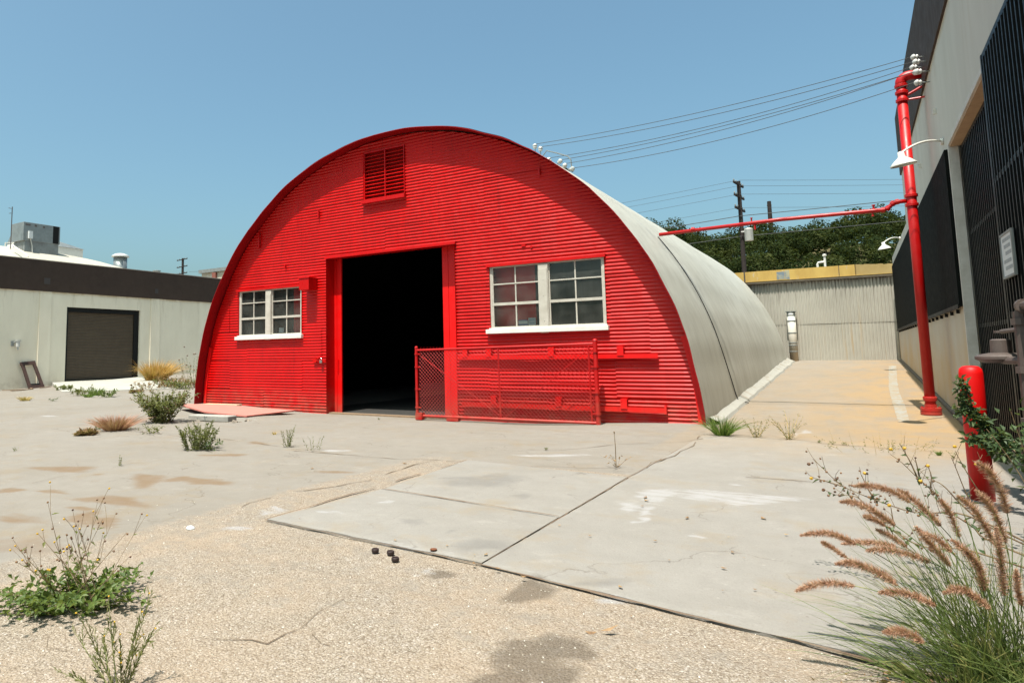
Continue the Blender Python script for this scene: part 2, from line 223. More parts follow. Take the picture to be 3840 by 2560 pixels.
RED_PIPE = red_mat('red pipe paint', (.40, .0020, .0022), (.31, .0014, .0016), .40, .42, .8, .6)
def roof_mat():
    k = N('hut roof coating')
    st = k.mr(k.noise(1.4, 6, k.pos((3.2, 2.2, .22)), .6), .42, .8)
    bl = k.mr(k.noise(.5, 5), .4, .7)
    c = k.mix(bl, (.40, .388, .335), (.35, .335, .28))
    gg = k.n('ShaderNodeNewGeometry'); sy = k.n('ShaderNodeSeparateXYZ'); k.set(sy.inputs[0], gg.outputs['Position'])
    fr = k.math('FRACT', k.math('DIVIDE', k.math('ADD', sy.outputs[1], k.math('MULTIPLY', k.math('SUBTRACT', k.noise(1.2, 3), .5), .05)), 2.45))
    lap = k.math('MULTIPLY', k.mr(fr, .012, .004), k.mr(k.noise(1.6, 5), .42, .6))
    c = k.mix(k.math('MULTIPLY', lap, .5), c, (.17, .155, .125))
    c = k.mix(k.math('MULTIPLY', st, .62), c, (.235, .215, .175))
    sp = k.mr(k.noise(35, 3), .62, .72)
    c = k.mix(k.math('MULTIPLY', sp, .35), c, (.25, .23, .2))
    k.bump(k.noise(2.2, 4, k.pos((1, 1, .5))), .35, .05)
    return k.fin(c, .55, .4)
ROOF = roof_mat()
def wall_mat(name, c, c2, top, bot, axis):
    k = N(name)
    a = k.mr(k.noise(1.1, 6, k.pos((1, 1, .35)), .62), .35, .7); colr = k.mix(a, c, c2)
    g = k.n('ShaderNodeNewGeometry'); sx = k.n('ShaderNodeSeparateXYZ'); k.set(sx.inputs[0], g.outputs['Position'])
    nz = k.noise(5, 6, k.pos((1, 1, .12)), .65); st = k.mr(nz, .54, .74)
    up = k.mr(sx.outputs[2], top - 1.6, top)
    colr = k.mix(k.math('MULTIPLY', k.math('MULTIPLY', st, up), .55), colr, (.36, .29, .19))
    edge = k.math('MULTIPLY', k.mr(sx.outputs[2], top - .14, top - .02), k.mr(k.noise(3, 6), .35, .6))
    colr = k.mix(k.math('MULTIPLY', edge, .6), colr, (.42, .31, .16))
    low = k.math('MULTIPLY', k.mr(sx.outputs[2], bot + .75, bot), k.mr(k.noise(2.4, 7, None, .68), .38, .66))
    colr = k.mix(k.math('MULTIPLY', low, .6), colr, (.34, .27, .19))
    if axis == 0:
        tan = k.math('MULTIPLY', k.mr(sx.outputs[2], 2.2, .9), k.mr(k.noise(.7, 6), .2, .6))  # lower wall tan: rust dust, with orange ground bounce put into the colour
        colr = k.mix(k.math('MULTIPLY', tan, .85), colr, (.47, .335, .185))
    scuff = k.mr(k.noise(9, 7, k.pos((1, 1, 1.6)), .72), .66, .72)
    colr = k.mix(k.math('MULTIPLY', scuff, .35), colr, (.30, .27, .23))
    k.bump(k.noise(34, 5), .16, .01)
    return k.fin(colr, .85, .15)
WHITE_WALL = wall_mat('white painted block', (.76, .69, .555), (.67, .60, .475), 3.95, .05, 1)
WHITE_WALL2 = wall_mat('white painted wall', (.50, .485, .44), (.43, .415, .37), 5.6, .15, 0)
TRIM = painted('white window paint', (.58, .54, .47), (.44, .40, .33), 6, rough=.5, spec=.4, bump=.1)
BROWN = painted('dark brown fascia paint', (.066, .044, .034), (.052, .035, .028), 1.5, rough=.75, spec=.2)
SHUTTER = painted('brown shutter paint', (.108, .080, .052), (.088, .064, .042), 3, rough=.55, spec=.3)
BLACK = painted('black steel', (.006, .007, .007), (.010, .009, .008), 5, rough=.6, spec=.2)
BARS = painted('dark steel bars', (.005, .0055, .0055), (.009, .0085, .008), 6, rough=.45, spec=.14)
SCREEN = painted('dark wire screen', (.0055, .007, .0065), (.009, .010, .009), 2, rough=.85, spec=.06, bump=.3, bscale=120)
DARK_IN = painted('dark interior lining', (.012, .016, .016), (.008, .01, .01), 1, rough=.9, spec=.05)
GALV = painted('galvanised sheet', (.34, .36, .35), (.24, .25, .245), 3, rough=.42, spec=.5, metal=.55)
GALV_D = painted('weathered sheet', (.30, .32, .31), (.2, .2, .19), 3, rough=.55, spec=.4, metal=.3)
WOOD_D = painted('dark stained wood', (.085, .045, .035), (.05, .028, .022), 8, rough=.65, spec=.3)
WOOD = painted('weathered timber', (.32, .22, .14), (.22, .15, .1), 9, (1, 8, 1), rough=.8, spec=.15)
POLE = painted('creosoted pole', (.045, .035, .032), (.03, .024, .022), 2, (4, 4, .5), rough=.85, spec=.15)
STEEL = painted('bright steel', (.62, .62, .60), (.4, .4, .4), 20, rough=.3, spec=.5, metal=.9)
PORC = painted('white porcelain', (.60, .60, .57), (.5, .49, .46), 15, rough=.2, spec=.6)
LAMPW = painted('white enamel', (.74, .72, .66), (.62, .58, .5), 8, rough=.35, spec=.5)
PINK = painted('faded pink plywood', (.60, .22, .18), (.52, .19, .15), 2, (1, 3, 1), rough=.75, spec=.2)
CONC_B = painted('grey concrete block', (.42, .40, .36), (.3, .28, .25), 8, rough=.9, spec=.1, bump=.4, bscale=50)
RUBBLE = painted('rubble', (.30, .25, .2), (.15, .12, .1), 20, rough=.9, spec=.1, bump=.4)
RUSTCAP = painted('rusty brown rubber', (.045, .028, .026), (.03, .018, .016), 30, rough=.6, spec=.3)
RUST = painted('rust', (.22, .09, .045), (.12, .05, .03), 30, rough=.85, spec=.1)
GAS = painted('grey brown gas pipe', (.115, .085, .072), (.08, .06, .05), 8, rough=.55, spec=.4)
PLASTIC_W = painted('white plastic', (.72, .74, .74), (.66, .68, .68), 10, rough=.4)
BLUE = painted('blue carton', (.06, .12, .34), (.05, .1, .28), 10, rough=.5)
PALEB = painted('pale blue grey print', (.36, .44, .52), (.3, .36, .44), 10, rough=.5)
YELLOW = None
def yellow_mat():
    k = N('peeling yellow paint')
    a = k.mr(k.noise(1.2, 6, k.pos((1.5, 1, .4)), .65), .4, .65)
    c = k.mix(a, (.43, .29, .085), (.35, .22, .06))
    p = k.mr(k.noise(2.6, 7, k.pos((2.2, 1, 1)), .7), .60, .66)
    c = k.mix(k.math('MULTIPLY', p, .5), c, (.40, .37, .30))
    q = k.mr(k.noise(6, 5, k.pos((3, 1, .3)), .7), .62, .7)
    c = k.mix(k.math('MULTIPLY', q, .6), c, (.2, .13, .06))
    return k.fin(c, .8, .2)
YELLOW = yellow_mat()
def corr_wall_mat():
    k = N('old corrugated wall')
    a = k.mr(k.noise(.8, 5), .35, .7)
    c = k.mix(a, (.36, .338, .285), (.30, .28, .235))
    st = k.mr(k.noise(2.2, 6, k.pos((4, 1, .12)), .6), .55, .72)
    g = k.n('ShaderNodeNewGeometry'); sx = k.n('ShaderNodeSeparateXYZ'); k.set(sx.inputs[0], g.outputs['Position'])
    right = k.mr(sx.outputs[0], -2.2, .6); low = k.mr(sx.outputs[2], 3.2, .8)
    c = k.mix(k.math('MULTIPLY', k.math('MULTIPLY', st, right), low), c, (.36, .22, .075))
    up = k.mr(sx.outputs[2], 2.7, 3.7)
    tear = k.mr(k.noise(3.5, 5, k.pos((5, 1, .25)), .6), .51, .57)
    c = k.mix(k.math('MULTIPLY', k.math('MULTIPLY', tear, up), .9), c, (.14, .12, .10))
    return k.fin(c, .7, .25)
CORR = corr_wall_mat()
def glass_mat():
    k = N('dusty window glass')
    tr = k.n('ShaderNodeBsdfTransparent'); tr.inputs[0].default_value = (.80, .84, .82, 1)
    gl = k.n('ShaderNodeBsdfGlossy'); gl.inputs['Roughness'].default_value = .03; gl.inputs[0].default_value = (.9, .95, .95, 1)
    fr = k.n('ShaderNodeFresnel'); fr.inputs[0].default_value = 1.5
    df = k.n('ShaderNodeBsdfDiffuse'); df.inputs[0].default_value = (.42, .42, .38, 1)
    m1 = k.n('ShaderNodeMixShader'); k.set(m1.inputs[0], fr.outputs[0]); k.t.links.new(tr.outputs[0], m1.inputs[1]); k.t.links.new(gl.outputs[0], m1.inputs[2])
    m2 = k.n('ShaderNodeMixShader'); k.set(m2.inputs[0], k.mr(k.noise(3, 6), .35, .75, .02, .10)); k.t.links.new(m1.outputs[0], m2.inputs[1]); k.t.links.new(df.outputs[0], m2.inputs[2])
    k.t.links.new(m2.outputs[0], k.out.inputs[0]); return k.m
GLASS = glass_mat()
LEAF = foliage('green leaves', [(.3, (.04, .075, .016)), (.55, (.09, .135, .03)), (.75, (.17, .20, .055))])
LEAF_O = foliage('olive leaves', [(.3, (.075, .085, .03)), (.55, (.14, .145, .05)), (.75, (.24, .22, .09))])
LEAF_D = foliage('dark leaves', [(.3, (.022, .045, .016)), (.55, (.05, .085, .03)), (.78, (.16, .19, .09))], .25)
LEAF_DRY = foliage('dry leaves', [(.3, (.12, .06, .03)), (.55, (.26, .15, .07)), (.75, (.38, .26, .12))], .2)
STEM_G = foliage('green stem', [(.3, (.11, .13, .04)), (.7, (.22, .22, .08))], .1)
STEM_B = foliage('brown stem', [(.3, (.085, .05, .03)), (.7, (.2, .14, .07))], .05)
ORANGEG = foliage('orange dry plumes', [(.3, (.30, .15, .03)), (.5, (.50, .27, .07)), (.7, (.62, .42, .18))], .3, 3)
STRAW = foliage('straw grass', [(.3, (.30, .20, .06)), (.5, (.46, .32, .12)), (.7, (.60, .46, .26))], .3, 8)
PINKG = foliage('pink dry grass', [(.3, (.26, .10, .06)), (.5, (.40, .19, .13)), (.7, (.48, .28, .18))], .25, 10)
GRASS = foliage('green grass', [(.3, (.045, .10, .012)), (.55, (.10, .18, .03)), (.75, (.24, .26, .08))], .35, 12)
FGRASS = foliage('fountain grass blades', [(.3, (.05, .085, .02)), (.55, (.12, .16, .045)), (.75, (.34, .29, .11))], .3, 14)
PLUME = foliage('fountain grass plume', [(.3, (.32, .155, .10)), (.5, (.48, .265, .18)), (.72, (.62, .42, .30))], .3, 40)
FLOWER = foliage('yellow flower heads', [(.35, (.35, .20, .02)), (.65, (.62, .36, .03))], .1, 60)
BUD = foliage('brown seed heads', [(.35, (.06, .03, .02)), (.65, (.2, .10, .04))], .05, 60)
WOODS = foliage('hillside foliage', [(.32, (.008, .013, .005)), (.5, (.018, .027, .009)), (.68, (.042, .048, .016))], .1, .3, .9, .03)

def ground_mat(name, base, base2, use_agg):
    k = N(name)
    a1 = k.n('ShaderNodeVertexColor', layer_name='A'); a2 = k.n('ShaderNodeVertexColor', layer_name='C')
    sA = k.n('ShaderNodeSeparateColor'); k.set(sA.inputs[0], a1.outputs[0]); sC = k.n('ShaderNodeSeparateColor'); k.set(sC.inputs[0], a2.outputs[0])
    agg, brown, white = sA.outputs; dark, grey, orange = sC.outputs
    big = k.mr(k.noise(.55, 7, None, .62), .35, .68); mid = k.mr(k.noise(4.2, 6, None, .65), .35, .72); fine = k.mr(k.noise(85, 3, None, .6), .3, .7)
    c = k.mix(big, base, base2)
    c = k.mix(k.math('MULTIPLY', mid, .38), c, tuple(x * .74 for x in base2))
    c = k.mix(k.math('MULTIPLY', fine, .22), c, tuple(x * .62 for x in base))
    spk = k.mr(k.noise(22, 2, None, .5), .70, .74)
    c = k.mix(k.math('MULTIPLY', spk, .35), c, (.42, .40, .35))
    spd = k.mr(k.noise(31, 2, k.pos((1, 1.3, 1)), .5), .71, .75)
    c = k.mix(k.math('MULTIPLY', spd, .5), c, (.16, .13, .10))
    h = k.math('MULTIPLY', fine, .25)
    n8 = k.noise(7, 5, None, .65)
    wv = k.n('ShaderNodeTexVoronoi', feature='DISTANCE_TO_EDGE'); wv.inputs['Scale'].default_value = .62
    nd = k.n('ShaderNodeTexNoise'); nd.inputs['Scale'].default_value = 2.2; nd.inputs['Detail'].default_value = 7; k.set(nd.inputs['Vector'], k.pos())
    vm = k.n('ShaderNodeVectorMath', operation='SCALE'); k.set(vm.inputs[0], nd.outputs['Color']); vm.inputs['Scale'].default_value = .8
    va = k.n('ShaderNodeVectorMath', operation='ADD'); k.set(va.inputs[0], k.pos()); k.set(va.inputs[1], vm.outputs[0]); k.set(wv.inputs['Vector'], va.outputs[0])
    hair = k.math('MULTIPLY', k.mr(wv.outputs['Distance'], .0065, .0015), k.mr(k.noise(.9, 4), .44, .56))
    c = k.mix(k.math('MULTIPLY', hair, .42), c, (.10, .08, .06))
    grit = k.mr(k.noise(48, 3, None, .6), .60, .68)
    c = k.mix(k.math('MULTIPLY', grit, .22), c, (.17, .145, .115))
    blot = k.mr(k.noise(1.7, 8, None, .72), .52, .72)
    c = k.mix(k.math('MULTIPLY', blot, .62), c, (base2[0] * 1.0, base2[1] * .86, base2[2] * .66))
    lite = k.mr(k.noise(2.3, 8, k.pos((1, 1.5, 1)), .72), .58, .75)
    c = k.mix(k.math('MULTIPLY', lite, .5), c, tuple(min(1, x * 1.28) for x in base))
    def mask(att, lo, hi, amp=.5, nz=n8):
        return k.mr(k.math('ADD', att, k.math('MULTIPLY', k.math('SUBTRACT', nz, .5), amp)), lo, hi)
    c = k.mix(k.math('MULTIPLY', k.math('MULTIPLY', orange, k.mr(k.noise(1.3, 6, k.pos((1.6, .7, 1)), .65), .22, .58)), .82), c, (.40, .27, .125))
    c = k.mix(k.math('MULTIPLY', mask(brown, .10, 1.05, 1.0), .72), c, (.20, .130, .068))
    c = k.mix(k.math('MULTIPLY', mask(grey, .35, 1.05, 1.1), .5), c, (.17, .165, .15))
    if use_agg:
        pv = k.pos()
        v1 = k.n('ShaderNodeTexVoronoi'); v1.inputs['Scale'].default_value = 92; k.set(v1.inputs['Vector'], pv)
        v2 = k.n('ShaderNodeTexVoronoi'); v2.inputs['Scale'].default_value = 190; k.set(v2.inputs['Vector'], pv)
        sp = k.n('ShaderNodeSeparateColor'); k.set(sp.inputs[0], v1.outputs['Color']); sp2 = k.n('ShaderNodeSeparateColor'); k.set(sp2.inputs[0], v2.outputs['Color'])
        peb = k.ramp(sp.outputs[0], [(0, (.15, .125, .095)), (.25, (.265, .235, .185)), (.6, (.315, .285, .23)), (.85, (.345, .32, .27)), (1, (.42, .40, .36))])
        peb2 = k.ramp(sp2.outputs[0], [(0, (.14, .115, .085)), (.5, (.28, .25, .195)), (1, (.40, .375, .325))])
        pc = k.mix(k.mr(sp.outputs[1], .45, .55), peb, peb2)
        edge = k.mr(v1.outputs['Distance'], .35, .75)
        pc = k.mix(k.math('MULTIPLY', edge, .42), pc, (.13, .105, .08))
        pc = k.mix(k.mr(k.noise(1.1, 6, None, .65), .42, .72, 0, .65), pc, (.325, .262, .188))
        pit = k.mr(k.noise(58, 3, None, .6), .62, .70)
        pc = k.mix(k.math('MULTIPLY', pit, .5), pc, (.085, .068, .05))
        am = mask(agg, .30, .72, 1.1)
        pc = k.mix(1.0, pc, (1.27, 1.22, 1.155), 'MULTIPLY'); c = k.mix(am, c, pc)
        h = k.math('ADD', h, k.math('MULTIPLY', am, k.math('MULTIPLY', k.math('SUBTRACT', 1, edge), 1.4)))
    c = k.mix(k.math('MULTIPLY', mask(dark, .3, .85, .9), .6), c, (.095, .078, .058))
    wn_ = k.noise(6, 9, k.pos((.45, 2.2, 1)), .78)
    wm = k.mr(k.math('ADD', white, k.math('MULTIPLY', k.math('SUBTRACT', wn_, .5), 3.2)), .55, 1.05)
    c = k.mix(k.math('MULTIPLY', wm, k.mr(white, 0, .5, 0, .7)), c, (.40, .40, .385))
    c = k.mix(1.0, c, (.735, .71, .735), 'MULTIPLY')
    k.bump(h, .5, .012)
    return k.fin(c, .92, .12)
GROUND = ground_mat('old yard concrete', (.295, .275, .232), (.262, .238, .192), True)
SLAB = ground_mat('new slab concrete', (.325, .312, .272), (.29, .275, .235), False)
CRACK = painted('crack dirt', (.12, .082, .055), (.23, .175, .12), 8, rough=.95, spec=.05)
EDGE = painted('rusty slab edge dirt', (.17, .11, .075), (.25, .20, .15), 6, rough=.95, spec=.05)
HILL = painted('dry hillside soil', (.12, .10, .05), (.06, .065, .03), .1, rough=.95, spec=.05)
LINEP = None
def line_mat():
    k = N('worn white line paint'); f = k.mr(k.noise(5, 8, k.pos((1.4, .7, 1)), .75), .42, .62)
    return k.fin(k.mix(f, (.25, .195, .13), (.25, .25, .228)), .9, .1)
LINEP = line_mat()
# ------------------------------------------------------------------ terrain
def sst(a, b, t):
    t = np.clip((t - a) / (b - a), 0, 1); return t * t * (3 - 2 * t)
def gz(x, y):
    x = np.asarray(x, float); y = np.asarray(y, float)
    up = .042 * np.clip(np.minimum(y, 34) - 12.6, 0, None)
    up = np.where((x > -14.25) & (x < -2.0) & (y > 11.8), 0, up)
    dip = -.12 * sst(-13.6, -10.2, x) * (1 - sst(-5.6, -2.3, x)) * sst(9.4, 11.8, y)
    return up + dip
def gh(x, y): return float(gz(x, y))
AS = D['asph']; SL = D['slabs']
def agg_mask(x, y):
    """1 on the pebbly asphalt in front, 0 on concrete"""
    ax = np.array([p[0] for p in AS][::-1] + [1.6]); ay = np.array([p[1] for p in AS][::-1] + [3.1])
    o = np.argsort(ax); lim = np.interp(x, ax[o], ay[o])
    m = 1 - sst(-.18, .10, y - lim)
    strip = sst(-4.55, -4.25, x) * (1 - sst(-3.7, -3.6, x)) * (1 - sst(6.6, 7.4, y))
    strip2 = sst(-3.9, -3.8, x) * (y < 6.95)
    return np.clip(np.maximum(np.maximum(m, strip * .62), strip2 * .7), 0, 1)
def ell_mask(x, y, L, soft=.45):
    m = np.zeros_like(x)
    for cx, cy, ux, uy, vx, vy in L:
        det = ux * vy - uy * vx
        if abs(det) < 1e-7: continue
        dx, dy = x - cx, y - cy
        a = (dx * vy - dy * vx) / det; b = (ux * dy - uy * dx) / det
        th = np.arctan2(b, a); r = np.sqrt(a * a + b * b) * (1 + .22 * np.sin(2 * th + cx * 7) + .16 * np.sin(3 * th + cy * 11) + .10 * np.sin(5 * th + cx * 13 + cy))
        m = np.maximum(m, 1 - sst(1 - soft, 1 + soft, r))
    return m
def attrs(x, y, me):
    agg = agg_mask(x, y)
    brown = np.maximum(ell_mask(x, y, D['brown'], .3), .6 * ell_mask(x, y, D['brown2'], .5))
    white = ell_mask(x, y, D['white'], .55)
    el_ = np.interp(x, [SL['fl'][0], SL['f2'][0], SL['fr'][0], 1.36], [SL['fl'][1], SL['f2'][1], SL['fr'][1], 3.12])
    white = np.maximum(white, np.where((x > SL['fl'][0] - .02) & (y > el_ - .02), .5 * (1 - sst(.03, .15, y - el_)), 0))
    dark = ell_mask(x, y, D['dark'], .4); grey = ell_mask(x, y, D['grey'], .5)
    orange = np.where((x > -2.2) & (x < 1.4), sst(7.6, 11.0, y) * (.35 + .65 * sst(-1.6, .9, x)) * (1 - .45 * sst(20, 30, y)), 0)
    for nm, (r, g, b) in (('A', (agg, brown, white)), ('C', (dark, grey, orange))):
        at = me.color_attributes.new(nm, 'FLOAT_COLOR', 'POINT')
        at.data.foreach_set('color', np.stack([r, g, b, np.ones_like(r)], 1).astype(np.float32).ravel())
def grid_mesh(name, xs, ys, mat, zf):
    X, Y = np.meshgrid(xs, ys); nx, ny = len(xs), len(ys)
    x = X.ravel(); y = Y.ravel(); z = zf(x, y)
    i = np.arange(nx * ny).reshape(ny, nx)
    F = np.stack([i[:-1, :-1], i[:-1, 1:], i[1:, 1:], i[1:, :-1]], -1).reshape(-1, 4)
    me = bpy.data.meshes.new(name); me.from_pydata(np.stack([x, y, z], 1).tolist(), [], F.tolist()); me.update()
    me.materials.append(mat); me.polygons.foreach_set('use_smooth', [True] * len(F))
    o = bpy.data.objects.new(name, me); col.objects.link(o); attrs(x, y, me); return o
def ground_z(x, y):
    ag = agg_mask(x, y)
    wob = .006 * np.sin(x * 1.9 + np.sin(y * 1.3)) * np.sin(y * 2.3 + .7)
    low = -.008 * np.where(y < 3.9, ag, 0) - .012 * np.where((x > -4.0) & (x < 1.5) & (y < 10.3) & (y > 3), 1, 0)
    pit = -.22 * sst(-10.75, -10.6, x) * (1 - sst(-9.75, -9.6, x)) * sst(8.62, 8.72, y) * (1 - sst(9.25, 9.35, y))
    return gz(x, y) + wob * .5 + low + pit
xs = np.concatenate([[-500, -300, -180, -110, -75, -55, -45], np.arange(-38, -14.4, .35), [-14.4, -14.26, -14.2], np.arange(-14.1, -2.1, .07), [-2.06, -2.02, -1.98], np.arange(-1.9, 2.4, .07), [2.6, 3, 4, 6, 10, 20, 40, 80, 180, 400]])
ys = np.concatenate([[-300, -100, -40, -15, -6, -2, -.5], np.arange(.4, 5, .05), np.arange(5, 11.7, .075), [11.78, 11.82], np.arange(11.95, 35, .3), [40, 50, 70, 95, 150, 250, 450, 800]])
tag(grid_mesh('ground', xs, ys, GROUND, ground_z), kind='structure')

def slab(name, pts, rim, z=.004):
    """concrete slab: fine top sheet with a skirt"""
    P = [Vector(p[:2]) for p in pts]
    L1 = max((P[1] - P[0]).length, (P[2] - P[3]).length); L2 = max((P[3] - P[0]).length, (P[2] - P[1]).length)
    nu, nv = max(2, int(L1 / .06)), max(2, int(L2 / .06))
    u, v = np.meshgrid(np.linspace(0, 1, nu), np.linspace(0, 1, nv)); u = u.ravel(); v = v.ravel()
    x = (1 - u) * (1 - v) * P[0].x + u * (1 - v) * P[1].x + u * v * P[2].x + (1 - u) * v * P[3].x
    y = (1 - u) * (1 - v) * P[0].y + u * (1 - v) * P[1].y + u * v * P[2].y + (1 - u) * v * P[3].y
    # chipped, uneven front edge
    ch = np.array([mnoise.noise(Vector((a * 3.1, 5.0, 1.0))) * .022 + mnoise.noise(Vector((a * 13, 2.0, 7.0))) * .010 for a in x])
    y = y + np.where(v < 1e-6, ch + .01, 0)
    i = np.arange(nu * nv).reshape(nv, nu)
    F = np.stack([i[:-1, :-1], i[:-1, 1:], i[1:, 1:], i[1:, :-1]], -1).reshape(-1, 4).tolist()
    zz = np.full_like(x, z)
    e = (np.minimum(np.minimum(u * L1, (1 - u) * L1), np.minimum(v * L2, (1 - v) * L2)))
    zz -= .006 * (1 - np.clip(e / .05, 0, 1))
    V = np.stack([x, y, zz], 1).tolist()
    loop = list(i[0, :]) + list(i[1:, -1]) + list(i[-1, -2::-1]) + list(i[-2:0:-1, 0])
    n0 = len(V)
    for q in loop: V.append([x[q], y[q] + (.006 if v[q] < 1e-6 else 0), -.10])
    for a in range(len(loop)):
        b = (a + 1) % len(loop); F.append([int(loop[b]), int(loop[a]), n0 + a, n0 + b])
    me = bpy.data.meshes.new(name); me.from_pydata(V, [], F); me.update(); me.materials.append(SLAB)
    o = bpy.data.objects.new(name, me); col.objects.link(o)
    VA = np.array(V); attrs(VA[:, 0], VA[:, 1], me)
    return tag(o, kind='structure')
def inset(pts, g=.004):
    c = sum((Vector(p[:2]) for p in pts), Vector((0, 0))) / 4
    return [Vector(p[:2]) + (c - Vector(p[:2])).normalized() * g for p in pts]
f2, b2 = SL['f2'], SL['b2']; SL['g2'] = [f2[0] + (b2[0] - f2[0]) * .423, SL['g2'][1], 0]
slab('concrete_slab', inset([SL['fl'], SL['f2'], SL['g2'], SL['g1']]), 1, .006)
slab('concrete_slab', inset([SL['g1'], SL['g2'], SL['b2'], SL['bl']]), 1, .003)
pass
slab('concrete_slab', [(f2[0] + .004, f2[1] - .005), (1.36, 3.12), (1.36, 10.30), (-1.903, 10.46)], 1, .002)

def jitter_line(P, step=.06, amp=.012, sd=0):
    out = []
    for a, b in zip(P[:-1], P[1:]):
        a, b = Vector(a[:2]), Vector(b[:2]); n = max(1, int((b - a).length / step))
        t = (b - a).normalized() if (b - a).length else Vector((1, 0)); nn = Vector((-t.y, t.x))
        for k in range(n):
            p = a + (b - a) * k / n
            out.append(p + nn * amp * 2 * mnoise.noise(Vector((p.x * 4 + sd, p.y * 4, sd * 3.3))))
    out.append(Vector(P[-1][:2])); return out
m = MB()
for ci, P in enumerate(D['cracks']):
    far = min(p[1] for p in P)
    w0 = .0050 if far > 3.4 else .0018
    if ci in (5, 6): w0 = .006
    Lp = jitter_line(P, .07 if far < 6 else .15, .012 if ci not in (9, 10, 11) else .05, ci * 1.7)
    prev = None
    for k, p in enumerate(Lp):
        q = Lp[min(k + 1, len(Lp) - 1)]; o_ = Lp[max(k - 1, 0)]; t = (q - o_)
        if t.length < 1e-6: continue
        t.normalize(); nn = Vector((-t.y, t.x)); w = w0 * (.35 + 1.6 * abs(mnoise.noise(Vector((p.x * 3, p.y * 3, ci)))) * 1.5)
        z = float(ground_z(np.array([p.x]), np.array([p.y]))[0]) + .005
        if p.x > -1.95 and 3.2 < p.y < 10.4: z = .0075
        L_ = (p.x + nn.x * w, p.y + nn.y * w, z); R_ = (p.x - nn.x * w, p.y - nn.y * w, z)
        if prev and mnoise.noise(Vector((p.x * 1.7 + 9, p.y * 1.7, ci * 2.1))) > -.28: m.quad(prev[0], prev[1], R_, L_)
        prev = (L_, R_)
tag(m.build('ground_cracks', CRACK), kind='structure')
m = MB()      # dirt collected along slab edges
def strip(P, w, z, sd):
    Lp = jitter_line(P, .05, .008, sd); prev = None
    for k, p in enumerate(Lp):
        q = Lp[min(k + 1, len(Lp) - 1)]; o_ = Lp[max(k - 1, 0)]; t = (q - o_)
        if t.length < 1e-6: continue
        t.normalize(); nn = Vector((-t.y, t.x)); ww = w * (.45 + 1.4 * abs(mnoise.noise(Vector((p.x * 2.3, p.y * 2.3, sd)))) * 1.6)
        L_ = (p.x + nn.x * w * .4, p.y + nn.y * w * .4, z); R_ = (p.x - nn.x * ww, p.y - nn.y * ww, z)
        if prev and mnoise.noise(Vector((p.x * 2.1 + 3, p.y * 2.1, sd))) > -.3: m.quad(prev[0], prev[1], R_, L_)
        prev = (L_, R_)
strip([SL['fl'], SL['f2']], .009, -.004, 3.1)
strip([SL['f2'], (1.36, 3.12)], .015, -.004, 4.7)
strip([SL['g1'], SL['g2']], .011, .0085, 5.5)
strip([SL['bl'], SL['fl']], .010, .0015, 7.5)
strip([SL['f2'], SL['b2']], .006, -.004, 8.5)
strip([SL['b2'], (-1.89, 10.4)], .006, -.007, 9.5)
tag(m.build('slab_edge_dirt', EDGE), kind='structure')
m = MB()
Wl = D['whiteline']; k = len(Wl)
for a, b in ((0, 1), ):
    pass
left = [Wl[0], Wl[8], Wl[7], Wl[6]]; right = [Wl[1], Wl[2], Wl[3], Wl[4], Wl[5]]
yy = np.linspace(min(Wl[6][1], Wl[5][1]), max(Wl[0][1], Wl[1][1]), 40)
def xi(P, y):
    P = sorted(P, key=lambda p: p[1]); return np.interp(y, [p[1] for p in P], [p[0] for p in P])
for a, b in zip(yy[:-1], yy[1:]):
    def q(P, y, s_): x = float(xi(P, y)) + .02 * mnoise.noise(Vector((y * 2, s_, 0))); return (x, y, gh(x, y) + .006)
    m.quad(q(left, a, 1), q(right, a, 5), q(right, b, 5), q(left, b, 1))
tag(m.build('painted_line', LINEP), kind='structure')

# ------------------------------------------------------------------ the red arched hut
CX, CZ, R0 = -8.18, -.12, 6.10
YF, YR, YB = 11.85, 11.578, 28.6
hut = thing('arched_hut', (CX, YF, -.12), 'red corrugated half-round metal hut with a dark open doorway and pale curved roof', 'hut')
DOOR = (-10.07, -6.67, -.4, 3.42); WL = (-12.96, -10.83, 1.70, 2.83); WR = (-5.90, -3.63, 1.66, 2.87); VT = (-8.97, -7.86, 4.60, 5.72)
holes = (DOOR, WL, WR, VT)
PITCH, AMP = .0678, .0076
def arc_half(z, R): return math.sqrt(max(R * R - (z - CZ) ** 2, 0)) if z > CZ else R
zl = np.arange(-.32, 5.97, PITCH / 10).tolist()
for h in holes:
    for e in h[2:]:
        k = int(np.argmin([abs(z - e) for z in zl])); zl[k] = e
zl = sorted(set(zl))
COURSE = .712
course_z = lambda z: int(math.floor((z + .33) / COURSE))
rs = random.Random(3)
seams = {k: rs.choice((0, .61, 1.22, 1.83)) + rs.uniform(-.05, .05) for k in range(-1, 12)}
ph = {}
def sheet(x, z):
    k = course_z(z); i = int(math.floor((x + 20 - seams[k]) / 2.44))
    if (k, i) not in ph: ph[(k, i)] = (rs.uniform(-.8, .8), rs.uniform(-.005, .005), rs.uniform(-.0012, .0012))
    return ph[(k, i)]
def wall_y(x, z, s_):
    dent = .016 * mnoise.noise(Vector((x * .7, z * .9, 3))) + .008 * mnoise.noise(Vector((x * 2.6, z * 3.0, 9)))
    return YF - AMP * math.cos(2 * PI * (z + s_[2] * (x + 8)) / PITCH + s_[0]) + s_[1] + dent
m = MB()
base_x = [h[i] for h in holes for i in (0, 1)]
